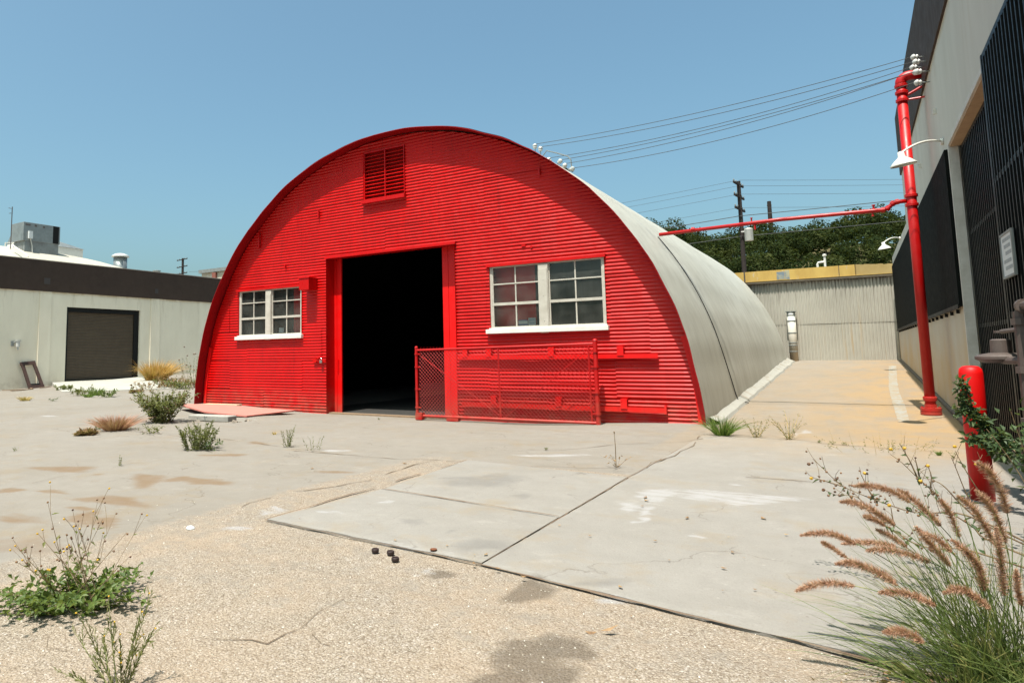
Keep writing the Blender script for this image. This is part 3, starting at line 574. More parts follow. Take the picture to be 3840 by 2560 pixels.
for z0, z1 in zip(zl[:-1], zl[1:]):
    zm = (z0 + z1) / 2; k = course_z(zm)
    cuts = set(np.round(np.arange(-14.4, -1.9, .3), 3).tolist() + base_x)
    sx = [-20 + seams[k] + 2.44 * i for i in range(0, 9)]
    cuts |= set(np.round(sx, 3).tolist()); cuts = sorted(cuts)
    a0, a1 = arc_half(z0, 6.07), arc_half(z1, 6.07)
    for xa, xb in zip(cuts[:-1], cuts[1:]):
        if xb - xa < 1e-4: continue
        xm = (xa + xb) / 2
        if any(h[0] < xm < h[1] and h[2] < zm < h[3] for h in holes): continue
        A = max(xa, CX - a0); Bx = min(xb, CX + a0); Cc = min(xb, CX + a1); Dd = max(xa, CX - a1)
        if Bx - A < 1e-4 and Cc - Dd < 1e-4: continue
        if Cc < Dd: Cc = Dd = (A + Bx) / 2
        s_ = sheet(xm, zm)
        m.quad((A, wall_y(A, z0, s_), z0), (Bx, wall_y(Bx, z0, s_), z0), (Cc, wall_y(Cc, z1, s_), z1), (Dd, wall_y(Dd, z1, s_), z1))
facade = m.build('front_wall', RED, hut)

def arc_pts(R, n=120, z_end=-.35):
    """left foot, over the top, right foot"""
    P = [(CX - R, z_end)]
    for i in range(n + 1):
        t = PI - PI * i / n; P.append((CX + R * math.cos(t), CZ + R * math.sin(t)))
    P.append((CX + R, z_end)); return P
def wavy(P, amp):
    out = []
    for i, (x, z) in enumerate(P):
        t = math.atan2(z - CZ, x - CX); w = amp * (mnoise.noise(Vector((t * 6, 1.5, 0))) + .6 * mnoise.noise(Vector((t * 17, 4.5, 0)))) if 0 < i < len(P) - 1 else 0
        out.append((x + w * math.cos(t), z + w * math.sin(t)))
    return out
# roof skin with thickness
m = MB(); po = wavy(arc_pts(R0 + .012), .022)
ny = 34
def rowpts(P, y, k): 
    out = []
    for i, (x, z) in enumerate(P):
        t = math.atan2(z - CZ, x - CX); w = .018 * mnoise.noise(Vector((t * 3, y * .45, 7)))
        out.append((x + w * math.cos(t), y, z + w * math.sin(t)))
    return out
ysr = np.linspace(YR, YB, ny); rows = [rowpts(po, y, k) for k, y in enumerate(ysr)]
for a, b in zip(rows[:-1], rows[1:]):
    for i in range(len(po) - 1): m.quad(a[i], a[i + 1], b[i + 1], b[i])
roof = m.build('roof', ROOF, hut, smooth=True)
bm = bmesh.new(); bm.from_mesh(roof.data); bmesh.ops.remove_doubles(bm, verts=bm.verts, dist=1e-4); bmesh.ops.recalc_face_normals(bm, faces=bm.faces); bm.to_mesh(roof.data); bm.free()
# red inside of the front lip and its edge, overhang shade in its colour
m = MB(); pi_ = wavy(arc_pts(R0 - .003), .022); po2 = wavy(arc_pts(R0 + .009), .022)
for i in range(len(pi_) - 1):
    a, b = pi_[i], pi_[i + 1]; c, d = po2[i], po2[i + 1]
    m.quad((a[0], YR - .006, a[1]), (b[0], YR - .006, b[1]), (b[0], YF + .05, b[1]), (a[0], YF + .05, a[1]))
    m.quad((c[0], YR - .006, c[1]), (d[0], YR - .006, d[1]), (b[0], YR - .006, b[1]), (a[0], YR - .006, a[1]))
m.build('roof_lip', RED_SHADE, hut, smooth=False)
trims = {-1: MB(), 1: MB()}
for i, (a, b) in enumerate(zip(arc_pts(5.965, 120)[:-1], arc_pts(5.965, 120)[1:])):
    q = arc_pts(6.072, 120); c, d = q[i], q[i + 1]
    yt = YF - .024
    if max(a[1], b[1]) > 1.5: continue
    m = trims[-1 if a[0] < CX else 1]; m.quad((a[0], yt, a[1]), (b[0], yt, b[1]), (d[0], yt, d[1]), (c[0], yt, c[1]))
    m.quad((b[0], yt, b[1]), (a[0], yt, a[1]), (a[0], YF + .02, a[1]), (b[0], YF + .02, b[1]))
for m in trims.values(): m.build('edge_trim', RED_FLAT, hut)
# dark inside
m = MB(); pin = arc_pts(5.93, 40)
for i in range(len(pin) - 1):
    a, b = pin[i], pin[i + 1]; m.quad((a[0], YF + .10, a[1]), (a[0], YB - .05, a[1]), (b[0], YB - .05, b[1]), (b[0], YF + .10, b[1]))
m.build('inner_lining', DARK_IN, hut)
m = MB(); pb = arc_pts(6.06, 60)
for i in range(1, len(pb) - 2): m.tri((CX, YB - .06, -.3), (pb[i + 1][0], YB - .06, pb[i + 1][1]), (pb[i][0], YB - .06, pb[i][1]))
m.build('rear_wall', ROOF, hut)
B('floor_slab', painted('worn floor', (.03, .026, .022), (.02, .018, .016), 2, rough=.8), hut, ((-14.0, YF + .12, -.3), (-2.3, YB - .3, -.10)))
B('threshold', WOOD, hut, ((-10.0, YF - .02, -.3), (-6.75, YF + .12, -.085)))
# wall inside face closes the light out around the openings
m = MB()
for (x0, x1, z0, z1), dpt in ((DOOR, .26), (WL, .07), (WR, .07), (VT, .10)):
    y0, y1 = YF - .03, YF + dpt
    m.quad((x0, y0, z0), (x0, y1, z0), (x0, y1, z1), (x0, y0, z1)); m.quad((x1, y0, z0), (x1, y0, z1), (x1, y1, z1), (x1, y1, z0))
    m.quad((x0, y0, z1), (x0, y1, z1), (x1, y1, z1), (x1, y0, z1)); m.quad((x0, y0, z0), (x1, y0, z0), (x1, y1, z0), (x0, y1, z0))
m.build('opening_reveal', RED, hut)
# head flashings above the openings
m = MB()
for x0, x1, z in ((DOOR[0] - .03, DOOR[1] + .03, 3.405), (WL[0] - .08, WL[1] + .03, 2.825), (WR[0] - .06, WR[1] + .03, 2.865)):
    m.box((x0, YF - .052, z), (x1, YF - .005, z + .055))
m.build('head_flashing', RED, hut)
# sliding doors hung behind the wall
for x0, x1, gr in ((-11.35, -9.85, (-10.10, -9.99)), (-7.14, -5.06, (-6.99,))):
    d = MB(); yd = YF + .265; ed = sorted([x0, x1] + list(gr))
    for a, b in zip(ed[:-1], ed[1:]): d.box((a + .007, yd, -.16), (b - .007, yd + .035, 3.55))
    d.box((x0 + .01, yd + .012, -.15), (x1 - .01, yd + .04, 3.54))
    dd = d.build('sliding_door', RED_FLAT, hut)
    if x1 < -9: B('handle_slot', RED, dd, ((-9.96, yd - .012, .77), (-9.935, yd - .001, 1.09)))
def window(W, midp, zs, nm):
    x0, x1, z0, z1 = W; y = YF + .03
    f = MB(); t = .045
    f.box((x0, y - .03, z0), (x0 + t, y + .03, z1)); f.box((x1 - t, y - .03, z0), (x1, y + .03, z1))
    f.box((x0 + t, y - .028, z1 - .03), (x1 - t, y + .03, z1)); f.box((x0 + t, y - .028, z0), (x1 - t, y + .03, z0 + .035))
    F_ = f.build('window', TRIM, hut); bevel(F_, .004)
    mu = MB(); mu.box((midp - .10, y - .062, z0 + .002), (midp + .09, y + .025, z1 - .03)); mu.box((midp - .085, y - .078, z0 - .11), (midp + .075, y - .0625, z1 - .12))
    for zz in (z1 - .33, z1 - .62, z0 + .12): mu.lathe((midp, y - .078, zz), (0, -1, 0), [(0, .011), (.006, .008)], 8)
    bevel(mu.build('mullion', TRIM, F_), .004)
    g = MB()
    for a, b in ((x0 + t, midp - .10), (midp + .09, x1 - t)):
        c = (a + b) / 2; g.box((c - .013, y - .012, z0 + .036), (c + .013, y + .012, z1 - .031))
        g.box((a, y - .024, zs[0] - .028), (b, y + .022, zs[0] + .024)); g.box((a, y - .020, zs[1] - .012), (b, y + .016, zs[1] + .012))
        g.box((a, y - .022, z0 + .036), (a + .022, y + .02, z1 - .031)); g.box((b - .022, y - .022, z0 + .036), (b, y + .02, z1 - .031))
    g.build('glazing_bars', TRIM, F_)
    p = MB(); p.quad((x0 + t, y + .002, z0 + .03), (x1 - t, y + .002, z0 + .03), (x1 - t, y + .002, z1 - .03), (x0 + t, y + .002, z1 - .03)); p.build('pane', GLASS, F_)
    s_ = MB(); s_.box((x0 - .08, YF - .085, z0 - .095), (x1 + .04, YF + .02, z0 - .012)); s_.box((x0 - .02, YF - .055, z0 - .0115), (x1 + .01, YF + .02, z0 + .012))
    bevel(s_.build('sill', PAINT_W, F_), .005)
PAINT_W = painted('white sill paint', (.80, .78, .73), (.70, .67, .6), 7, rough=.5, spec=.4, bump=.08)
window(WL, -11.91, (2.135, 2.52), 'l'); window(WR, -4.78, (2.135, 2.52), 'r')
# louvred vent
x0, x1, z0, z1 = VT
v = MB(); v.box((x0, YF - .014, z0), (x0 + .025, YF + .09, z1)); v.box((x1 - .025, YF - .014, z0), (x1, YF + .09, z1)); v.box((x0 + .025, YF - .013, z1 - .025), (x1 - .025, YF + .09, z1))
v.box((x0 - .03, YF - .09, z0 - .06), (x1 + .03, YF + .05, z0 + .02)); v.box((-8.40, YF - .006, z0 + .02), (-8.38, YF + .09, z1 - .026))
ve = v.build('louvre_vent', RED, hut)
l = MB()
for i in range(13):
    zc = z0 + .06 + i * .081
    l.obox(((x0 + x1) / 2, YF + .035, zc), ((x1 - x0) / 2 - .026, 0, 0), (0, .036, .026), (0, -.003, .004))
l.build('slat', RED, ve)
B('backing', RED_SHADE, ve, ((x0 + .01, YF + .092, z0), (x1 - .01, YF + .098, z1)))
# guide rails with brackets
for zt, zb, xa, xb, br in ((1.115, 1.07, -6.62, -2.78, (-6.45, -5.93, -4.66, -3.40)), (.215, .165, -6.55, -2.72, (-5.85, -4.55, -3.38))):
    r = MB(); r.box((xa, YF - .085, zb), (xb, YF - .075, zt + .03)); r.box((xa, YF - .074, zb + .004), (xb, YF - .012, zb + .016))
    if zt < 1: r.box((xb, YF - .09, zb - .02), (xb + .035, YF - .012, zt + .07))
    rr = r.build('guide_rail', RED_FLAT, hut)
    for x in br:
        q = MB(); q.box((x - .055, YF - .098, zb + .05), (x + .055, YF - .086, zt + .17)); q.box((x - .055, YF - .086, zt + .15), (x + .055, YF - .01, zt + .168))
        q.lathe((x - .035, YF - .098, zt + .13), (0, -1, 0), [(0, .009), (.008, .006)], 6)
        q.build('bracket', RED_FLAT, rr)
q = MB(); q.box((-10.66, YF - .30, 2.70), (-10.36, YF - .012, 2.98)); q.box((-10.675, YF - .315, 2.965), (-10.345, YF - .012, 2.992)); bevel(q.build('light_box', RED, hut), .006)
q = MB(); q.box((-10.46, YF - .045, 1.03), (-10.36, YF - .01, 1.13)); q.box((-10.36, YF - .040, 1.06), (-10.08, YF - .025, 1.11)); q.box((-10.33, YF - .06, 1.12), (-10.27, YF - .01, 1.15))
hs = q.build('hasp', RED, hut)
q = MB(); q.box((-10.235, YF - .075, 1.02), (-10.165, YF - .045, 1.085)); q.tube([(-10.22, YF - .06, 1.085), (-10.22, YF - .06, 1.125), (-10.20, YF - .06, 1.14), (-10.18, YF - .06, 1.125), (-10.18, YF - .06, 1.085)], .006, 6); bevel(q.build('padlock', STEEL, hs), .004)
for x, a, b in ((-12.24, 3.88, 4.27), (-10.29, 4.40, 4.58), (-4.785, 4.53, 4.68), (-11.35, 3.3, 3.38)): B('wall_strap', RED, hut, ((x - .014, YF - .05, a), (x + .014, YF - .012, b)))
B('torn_patch', RED, hut, ((-5.2, YF - .03, 3.2), (-5.12, YF - .006, 3.24))); B('torn_patch', RED, hut, ((-5.02, YF - .03, 3.16), (-4.98, YF - .006, 3.2)))
# concrete kerb along the right foot
m = MB(); prev = None
for y in np.arange(11.9, 28.6, .35):
    w = .15 + .06 * mnoise.noise(Vector((y, 0, 2))); zg = gh(-1.9, y); h = .07 + .03 * mnoise.noise(Vector((y * 1.4, 3, 2)))
    c_ = [(-2.13, y, zg + h + .09), (-2.02, y, zg + h + .02), (-2.08 + w, y, zg + .02 + h * .4), (-2.02 + w, y, zg - .05)]
    if prev:
        for i in range(3): m.quad(prev[i], prev[i + 1], c_[i + 1], c_[i])
    prev = c_
m.build('foot_kerb', painted('whitewashed kerb', (.36, .345, .305), (.27, .22, .165), 3, rough=.9, spec=.1, bump=.5, bscale=30, lo=.5, hi=.7), hut)

# things on the window sills
q = MB(); q.box((-11.62, YF + .038, 1.755), (-11.46, YF + .044, 1.875)); tag(bevel(o := q.build('window_card', PLASTIC_W, None, (-11.54, YF + .04, 1.755)), .002) and o, 'small white card behind the lower glass of the hut window left of the doorway', 'card')
q = MB(); q.box((-5.34, YF + .036, 1.70), (-5.15, YF + .085, 1.80)); o = q.build('carton', PLASTIC_W, None, (-5.25, YF + .06, 1.70)); tag(o, 'small flat white and blue carton on the hut window sill right of the doorway', 'carton')
B('printed_band', BLUE, o, ((-5.341, YF + .033, 1.705), (-5.149, YF + .0355, 1.735)), ((-5.341, YF + .033, 1.795), (-5.149, YF + .0355, 1.812)))
q = MB(); q.box((-5.14, YF + .040, 1.70), (-4.99, YF + .060, 1.845)); o = q.build('plastic_tray', PLASTIC_W, None, (-5.07, YF + .05, 1.70)); tag(o, 'white plastic tray standing upright next to the blue and white carton in the window', 'tray')
bevel(o, .008); B('recess', PALEB, o, ((-5.118, YF + .035, 1.725), (-5.012, YF + .0395, 1.765)), ((-5.118, YF + .035, 1.785), (-5.012, YF + .0395, 1.82)))

# ------------------------------------------------------------------ chain-link gate
GY = 11.50
gate = thing('chain_link_gate', (-5.6, GY, -.1), 'low red chain-link sliding gate standing in front of the hut wall and doorway', 'gate')
tl, tr, bl, br_ = Vector((-7.42, GY, 1.27)), Vector((-3.77, GY, 1.33)), Vector((-7.40, GY, -.03)), Vector((-3.74, GY, -.02))
def lerp(a, b, t): return a + (b - a) * t
for nm, x, z0, z1, r in (('left', -7.42, -.12, 1.31, .030), ('right', -3.75, -.06, 1.37, .040)):
    q = MB(); q.tube([(x, GY, z0), (x, GY, z1)], r, 12); q.lathe((x, GY, z1), (0, 0, 1), [(0, r), (.012, r * 1.15), (.03, r * .95), (.045, r * .4)], 10)
    for zz in (.12, .48, .92, 1.18): q.lathe((x, GY, zz), (0, 0, 1), [(0, r * 1.35), (.03, r * 1.35)], 10); q.box((x + (.0 if nm == 'left' else -.09), GY - .012, zz), (x + (.09 if nm == 'left' else 0), GY + .012, zz + .03))
    q.build('post', RED_PIPE, gate, smooth=False)
q = MB(); q.tube([tl, tr], .022, 10); q.build('top_rail', RED_PIPE, gate)
q = MB(); q.tube([bl + Vector((0, 0, 0)), br_], .027, 10); q.build('bottom_rail', RED_PIPE, gate)
q = MB(); q.tube([(-5.60, GY, 1.28), (-5.58, GY, -.03)], .018, 8); q.build('upright', RED_PIPE, gate); q = MB(); q.tube([(-3.86, GY, -.02), (-3.87, GY, 1.3)], .016, 8); q.build('upright', RED_PIPE, gate)
q = MB(); q.tube([(-7.3, GY, 1.15), (-5.62, GY, .05)], .007, 6); q.tube([(-5.5, GY, .0), (-3.85, GY, 1.25)], .007, 6); q.tube([(-5.6, GY, .62), (-3.8, GY, .64)], .012, 6); q.build('brace_rod', RED_PIPE, gate)
q = MB(); q.lathe((-7.36, GY - .05, -.055), (0, 1, 0), [(0, .05), (.02, .085), (.08, .085), (.10, .05)], 18); q.box((-7.43, GY - .06, -.10), (-7.28, GY + .06, .03)); q.build('roller', RED_PIPE, gate)
q = MB(); q.lathe((-6.6, GY - .03, -.115), (0, 1, 0), [(0, .05), (.06, .05)], 14); q.box((-6.72, GY - .05, -.10), (-6.46, GY + .05, -.045)); q.build('roller', RED_PIPE, gate)
q = MB(); x0, x1, z0, z1 = -7.36, -3.80, .0, 1.29
S_ = .0745
for fam in (1, -1):
    c = (x0 if fam > 0 else x0) - (z1 - z0)
    k = 0
    while True:
        xs_ = c + k * S_; k += 1
        if xs_ > x1: break
        # line x = xs_ + (z-z0) (fam 1) or x = xs_ + (z1-z)
        ta, tb = max(0, x0 - xs_), min(z1 - z0, x1 - xs_)
        if tb - ta < .02: continue
        p = [(xs_ + t, GY + (.004 if fam > 0 else -.004), z0 + t if fam > 0 else z1 - t) for t in (ta, tb)]
        q.tube(p, .0033, 4, cap=False)
for k in range(int((x1 - x0) / S_)):
    xx = x0 + (k + .5) * S_; q.tube([(xx, GY, z1), (xx + .015, GY + .006, z1 + .045)], .0025, 3, cap=False)
q.build('wire_mesh', RED_PIPE, gate)
# ------------------------------------------------------------------ building on the right
XW = 1.28
rb = thing('warehouse', (XW, 14, 0), 'tall white warehouse with brown eaves band along the alley at right', 'building')
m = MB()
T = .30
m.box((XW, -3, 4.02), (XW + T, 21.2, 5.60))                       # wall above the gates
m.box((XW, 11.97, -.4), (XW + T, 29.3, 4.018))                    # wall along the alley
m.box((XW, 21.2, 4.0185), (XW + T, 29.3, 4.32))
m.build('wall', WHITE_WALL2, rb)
m = MB(); m.box((XW - .03, -3, 5.602), (XW + .4, 21.35, 7.12)); m.build('eaves_band', BROWN, rb)
B('roof', GALV_D, rb, ((XW + .02, -3, 7.121), (XW + 9, 21.3, 7.2)), ((XW + T, 21.36, 4.2), (XW + 9, 29.3, 4.3)))
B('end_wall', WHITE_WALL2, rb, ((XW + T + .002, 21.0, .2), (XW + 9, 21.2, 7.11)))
B('door_frame', painted('white timber frame', (.66, .63, .58), (.5, .46, .4), 5, rough=.6), rb, ((XW - .012, 11.90, -.1), (XW + .10, 11.968, 4.02)), ((XW - .012, 8.4, 4.0), (XW + .1, 11.8995, 4.06)))
B('soffit_board', painted('tan soffit board', (.50, .33, .20), (.4, .26, .16), 5, rough=.7), rb, ((XW + .005, 8.4, 3.972), (XW + .18, 11.88, 3.998)))
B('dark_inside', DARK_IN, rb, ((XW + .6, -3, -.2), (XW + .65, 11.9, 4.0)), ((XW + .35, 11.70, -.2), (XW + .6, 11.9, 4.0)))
# dark screen over the upper half of the alley wall
s_ = MB(); s_.box((XW - .045, 12.05, 1.75), (XW - .004, 29.0, 3.98)); sc_ = s_.build('wire_screen', SCREEN, rb)
m = MB(); m.box((XW - .06, 12.05, 1.72), (XW - .046, 29.0, 1.78)); m.build('screen_frame', BLACK, sc_)
for y in np.arange(12.4, 28.5, .75): B('screen_clip', BLACK, sc_, ((XW - .05, y - .02, 1.66), (XW - .01, y + .02, 1.719)))
m = MB(); m.tube([(XW - .02, 12.0, .02), (XW - .02, 29.2, .72)], .035, 6); m.build('base_fillet', painted('dark wall foot', (.16, .13, .10), (.1, .08, .06), 4, rough=.9), rb)  # dark brown tube along the foot of the wall
for y, z in ((12.9, 4.75), (16, 4.6)): B('wall_hook', LAMPW, rb, ((XW - .05, y - .02, z), (XW, y + .02, z + .08)))
# barred gates
bg_ = thing('barred_gate', (XW + .1, 10, 0), 'tall dark barred gate recessed under the tan soffit of the white warehouse', 'gate')
def bars(root, x, y0, y1, z0, z1, n):
    rr = random.Random(n)
    m = MB(); m.box((x - .025, y0, z0), (x + .025, y0 + .05, z1)); m.box((x - .025, y1 - .05, z0), (x + .025, y1, z1))
    for z in (z0, z0 + (z1 - z0) * .36, z0 + (z1 - z0) * .68, z1 - .05): m.box((x - .02, y0 + .051, z), (x + .02, y1 - .051, z + .05))
    m.build('frame', BARS, root)
    for i in range(n):
        y = y0 + (y1 - y0) * (i + 1) / (n + 1); q = MB(); q.box((x - .026, y - .016, z0 + .051), (x + .006 - .012, y + .016, z1 - .052)); q.build('bar', BARS, root)
    m = MB(); m.box((x + .028, y0, z0), (x + .034, y1, z1)); m.build('backing_sheet', BLACK, root)
bars(bg_, XW + .14, 8.3, 11.88, .02, 3.96, 26)
bg2 = thing('barred_gate', (XW - .06, 5, 0), 'tall black sliding barred gate nearest the picture edge, carrying the small notice plate', 'gate')
bars(bg2, XW - .06, 2.2, 8.35, .03, 4.0, 44)
B('white_post', WHITE_WALL, rb, ((XW - .012 + .06, 6.0, 0), (XW + .35, 6.9, 1.9)))
sg = MB(); sg.box((XW - .115, 7.57, 1.82), (XW - .10, 8.06, 2.18)); so = sg.build('notice_plate', PLASTIC_W, None, (XW - .11, 7.8, 1.82)); tag(so, 'small weathered grey notice plate fixed on the black sliding barred gate', 'sign')
fr = MB(); fr.box((XW - .122, 7.55, 1.80), (XW - .1, 7.5695, 2.2)); fr.box((XW - .122, 8.0605, 1.80), (XW - .1, 8.08, 2.2)); fr.box((XW - .122, 7.57, 2.1805), (XW - .1, 8.06, 2.2)); fr.box((XW - .122, 7.57, 1.80), (XW - .1, 8.06, 1.8195)); fr.build('frame', GALV_D, so)
tx = MB()
for i, z in enumerate((2.12, 2.06, 2.0, 1.93, 1.87)):
    tx.box((XW - .1165, 7.63 + .03 * (i % 2), z), (XW - .1155, 7.99 - .05 * (i % 3), z + .032))
tx.build('worn_lettering', painted('faded grey ink', (.30, .33, .34), (.5, .5, .48), 30, rough=.7), so)
# gas riser in front of the gate
gp = thing('gas_meter', (1.0, 7.0, 0), 'grey brown gas pipes with a flat round regulator beside the red bollard', 'gas pipe')
q = MB(); q.tube([(1.05, 6.75, 0), (1.05, 6.75, 1.46)], .05, 12)
for z in (.25, .62, 1.0, 1.36): q.lathe((1.05, 6.75, z), (0, 0, 1), [(0, .068), (.05, .068)], 12)
q.build('riser', GAS, gp, smooth=False)
q = MB(); q.tube([(1.05, 6.75, 1.47), (1.05, 6.72, 1.50), (1.08, 6.5, 1.50), (1.14, 5.6, 1.50)], .036, 10); q.lathe((1.05, 6.70, 1.50), (.06, -1, 0), [(0, .05), (.05, .05)], 12); q.build('outlet_pipe', GAS, gp)
q = MB(); q.lathe((.97, 7.18, 1.10), (0, 0, 1), [(-.03, .12), (0, .17), (.02, .17), (.035, .15), (.05, .07), (.15, .065), (.16, .05)], 24); rg = q.build('regulator', GAS, gp)
q = MB(); q.tube([(.97, 7.1, 1.09), (1.05, 6.8, 1.09)], .03, 8); q.tube([(1.0, 7.3, 1.32), (1.05, 6.76, 1.33)], .018, 8); q.lathe((1.0, 7.32, 1.32), (0, 0, 1), [(-.01, .05), (.01, .05)], 10); q.build('valve', GAS, gp)
# bollard
q = MB(); q.lathe((.75, 7.03, -.05), (0, 0, 1), [(0, .078), (1.04, .078), (1.075, .072), (1.095, .05), (1.10, .02)], 32); bo = q.build('bollard', RED_FLAT, None, (.75, 7.03, 0), smooth=True); tag(bo, 'red steel bollard overgrown by a leafy creeper at the right', 'bollard')
# gooseneck lamps
def lamp(head, mount, label):
    t = thing('wall_lamp', mount, label, 'lamp', 'gooseneck lamps along the warehouse wall')
    h = Vector(head); mo = Vector(mount)
    q = MB(); q.lathe((h.x, h.y, h.z), (-.12, -.1, 1), [(0, .160), (.02, .157), (.05, .13), (.08, .10), (.11, .06), (.13, .045), (.20, .038), (.205, .02)], 28, (False, True)); sh = q.build('shade', LAMPW, t, smooth=True)
    b = sh.modifiers.new('thick', 'SOLIDIFY'); b.thickness = .006
    q = MB(); q.lathe((h.x, h.y, h.z + .05), (0, 0, 1), [(0, .02), (.02, .05), (.06, .05), (.09, .02)], 12); q.build('bulb', PLASTIC_W, t, smooth=True)
    top = h + Vector((0, 0, .195)); mid = (top + mo) / 2 + Vector((0, 0, .14))
    P = [(1 - s) ** 2 * top + 2 * s * (1 - s) * mid + s * s * mo for s in np.linspace(0, 1, 10)]
    q = MB(); q.tube(P, .016, 8); q.lathe(mo + Vector((-.03, 0, 0)), (1, 0, 0), [(0, .05), (.03, .055)], 12); q.build('arm', LAMPW, t, smooth=False)
lamp((.745, 11.80, 3.78), (1.275, 12.45, 4.20), 'white gooseneck lamp in front of the upper red standpipe, nearer and larger of the two')
lamp((.86, 23.2, 3.93), (1.275, 23.84, 4.28), 'white gooseneck lamp far down the alley wall, smaller of the two')
# red standpipe and its branch
sp_ = thing('standpipe', (.96, 14.2, .07), 'tall red standpipe beside the warehouse wall with a branch reaching to the hut roof', 'pipe')
PX, PY = .96, 14.2
q = MB(); q.tube([(PX, PY, .24), (PX, PY, 5.72)], .075, 24)
q.build('riser', RED_PIPE, sp_, smooth=True)
q = MB(); q.lathe((PX, PY, .075), (0, 0, 1), [(0, .145), (.05, .145), (.055, .13), (.06, .145), (.11, .145), (.112, .085), (.17, .085)], 24); q.lathe((PX, PY, .30), (0, 0, 1), [(0, .092), (.05, .098), (.07, .092)], 20)
for i in range(6): q.lathe((PX + .115 * math.cos(i), PY + .115 * math.sin(i), .185), (0, 0, 1), [(0, .016), (.02, .016)], 6)
q.build('base_flange', RED_PIPE, sp_)
for zc in (3.60, 3.76, 5.44, 5.58, 5.70): 
    q = MB(); q.lathe((PX, PY, zc), (0, 0, 1), [(-.028, .085), (-.02, .095), (.02, .095), (.028, .085)], 22); q.build('collar', RED_PIPE, sp_)
q = MB(); el = [(PX, PY, 5.70)] + [(PX + .12 - .12 * math.cos(a), PY, 5.76 + .10 * math.sin(a)) for a in np.linspace(0, PI / 2, 7)] + [(PX + .32, PY, 5.86)]; q.tube(el, .082, 20); q.build('elbow', RED_PIPE, sp_, smooth=True)
q = MB(); q.tube([(PX + .03, PY, 5.50), (1.27, PY, 5.64)], .022, 8); q.tube([(PX + .03, PY, 5.44), (1.27, PY, 5.44)], .018, 8); q.build('strut', RED_PIPE, sp_)
br = [(.90, PY, 3.68), (.76, PY, 3.68), (.70, PY, 3.66), (.62, PY, 3.585), (.55, PY, 3.565), (.3, PY, 3.57), (-1.04, PY, 3.59), (-3.20, PY, 3.545)]
q = MB(); q.tube(br, .036, 14); q.build('branch', RED_PIPE, sp_, smooth=True)
FT = [(br[i], Vector(br[i + 1]) - Vector(br[i - 1]), [(-.025, .047), (.025, .047)]) for i in (1, 2, 3, 4)] + [((.42, PY, 3.60), (0, 0, 1), [(0, .016), (.06, .016), (.06, .026), (.075, .026)]), ((-1.5, PY, 3.62), (0, 0, 1), [(0, .014), (.05, .014), (.05, .022), (.065, .022)]), ((.4, PY, 3.55), (0, 0, -1), [(0, .014), (.06, .014), (.06, .022), (.075, .022)]), ((-2.55, PY, 3.58), (1, 0, 0), [(-.03, .043), (.03, .043)]), ((-1.45, PY, 3.57), (0, 0, -1), [(0, .018), (.12, .018)])]
for c_, a_, p_ in FT:
    q = MB(); q.lathe(c_, a_, p_, 14); q.build('fitting', RED_PIPE, sp_)
# thin dark tube down the roof from the end of the branch
P = []
for t in np.linspace(math.atan2(3.50 - CZ, -3.24 - CX), math.atan2(.30 - CZ, 6.1), 26):
    f_ = (math.atan2(3.50 - CZ, -3.24 - CX) - t) / .55; P.append((CX + 6.135 * math.cos(t), PY + .02 + .16 * f_ + .9 * max(0, f_ - .72) ** 2 * 6 + .02 * math.sin(9 * t), CZ + 6.135 * math.sin(t)))
P += [(-2.03, P[-1][1] + .1, gh(-1.9, 15.3) + .05), (-1.86, P[-1][1] + .16, gh(-1.8, 15.4) + .012)]
q = MB(); q.tube(P, .009, 6); tag(q.build('cable', BLACK, None, (-2, PY, .1)), 'thin dark line running down the pale hut roof from the red branch pipe', 'cable')

# ------------------------------------------------------------------ insulators and overhead wires
def insulator(p, axis, label, grp, arm=None):
    t = thing('insulator', p, label, 'insulator', grp)
    q = MB(); q.lathe(p, axis, [(.0, .015), (.015, .037), (.033, .044), (.045, .026), (.056, .046), (.075, .05), (.097, .033), (.112, .011)], 14); q.build('porcelain', PORC, t, smooth=True)
    q = MB(); q.tube([Vector(p) - Vector(axis).normalized() * (arm or .16), Vector(p) + Vector(axis).normalized() * .01], .010, 6); q.build('pin', GALV, t)
def on_roof(x): return CZ + math.sqrt(6.12 ** 2 - (x - CX) ** 2)
IL = [((-5.335, 13.0, 5.44), (0, 0, 1)), ((-5.215, 13.0, 5.36), (0, 0, 1)), ((-5.00, 13.0, 5.10), (-.5, -.25, .8)), ((-4.86, 13.05, 5.06), (.8, -.3, .5)), ((-4.72, 13.0, 4.92), (.4, -.4, .7)), ((-4.62, 13.05, 4.87), (.9, -.2, .3))]
IR = [(1.18, 13.52, 5.92), (1.18, 13.30, 5.76), (1.18, 13.85, 5.86), (1.18, 13.45, 5.64), (1.18, 13.2, 5.56), (1.18, 13.35, 5.43)]
words = ('uppermost', 'second', 'third', 'fourth', 'fifth', 'lowest')
for i, (p, ax) in enumerate(IL):
    insulator(p, ax, f'white porcelain insulator on the hut roof edge, {words[i]} of the six down the curve', 'insulators on the hut roof', max(.1, p[2] - on_roof(p[0])) if ax == (0, 0, 1) else .14)
for i, p in enumerate(IR):
    insulator(p, (-1, -.2, .1), f'white porcelain insulator on the warehouse eaves, {words[i]} of the six in the cluster', 'insulators on the warehouse', .12)
t_ = thing('conduit', (-5.2, 13, 5.2), 'thin bent grey conduit looping beside the insulators on the hut roof', 'conduit')
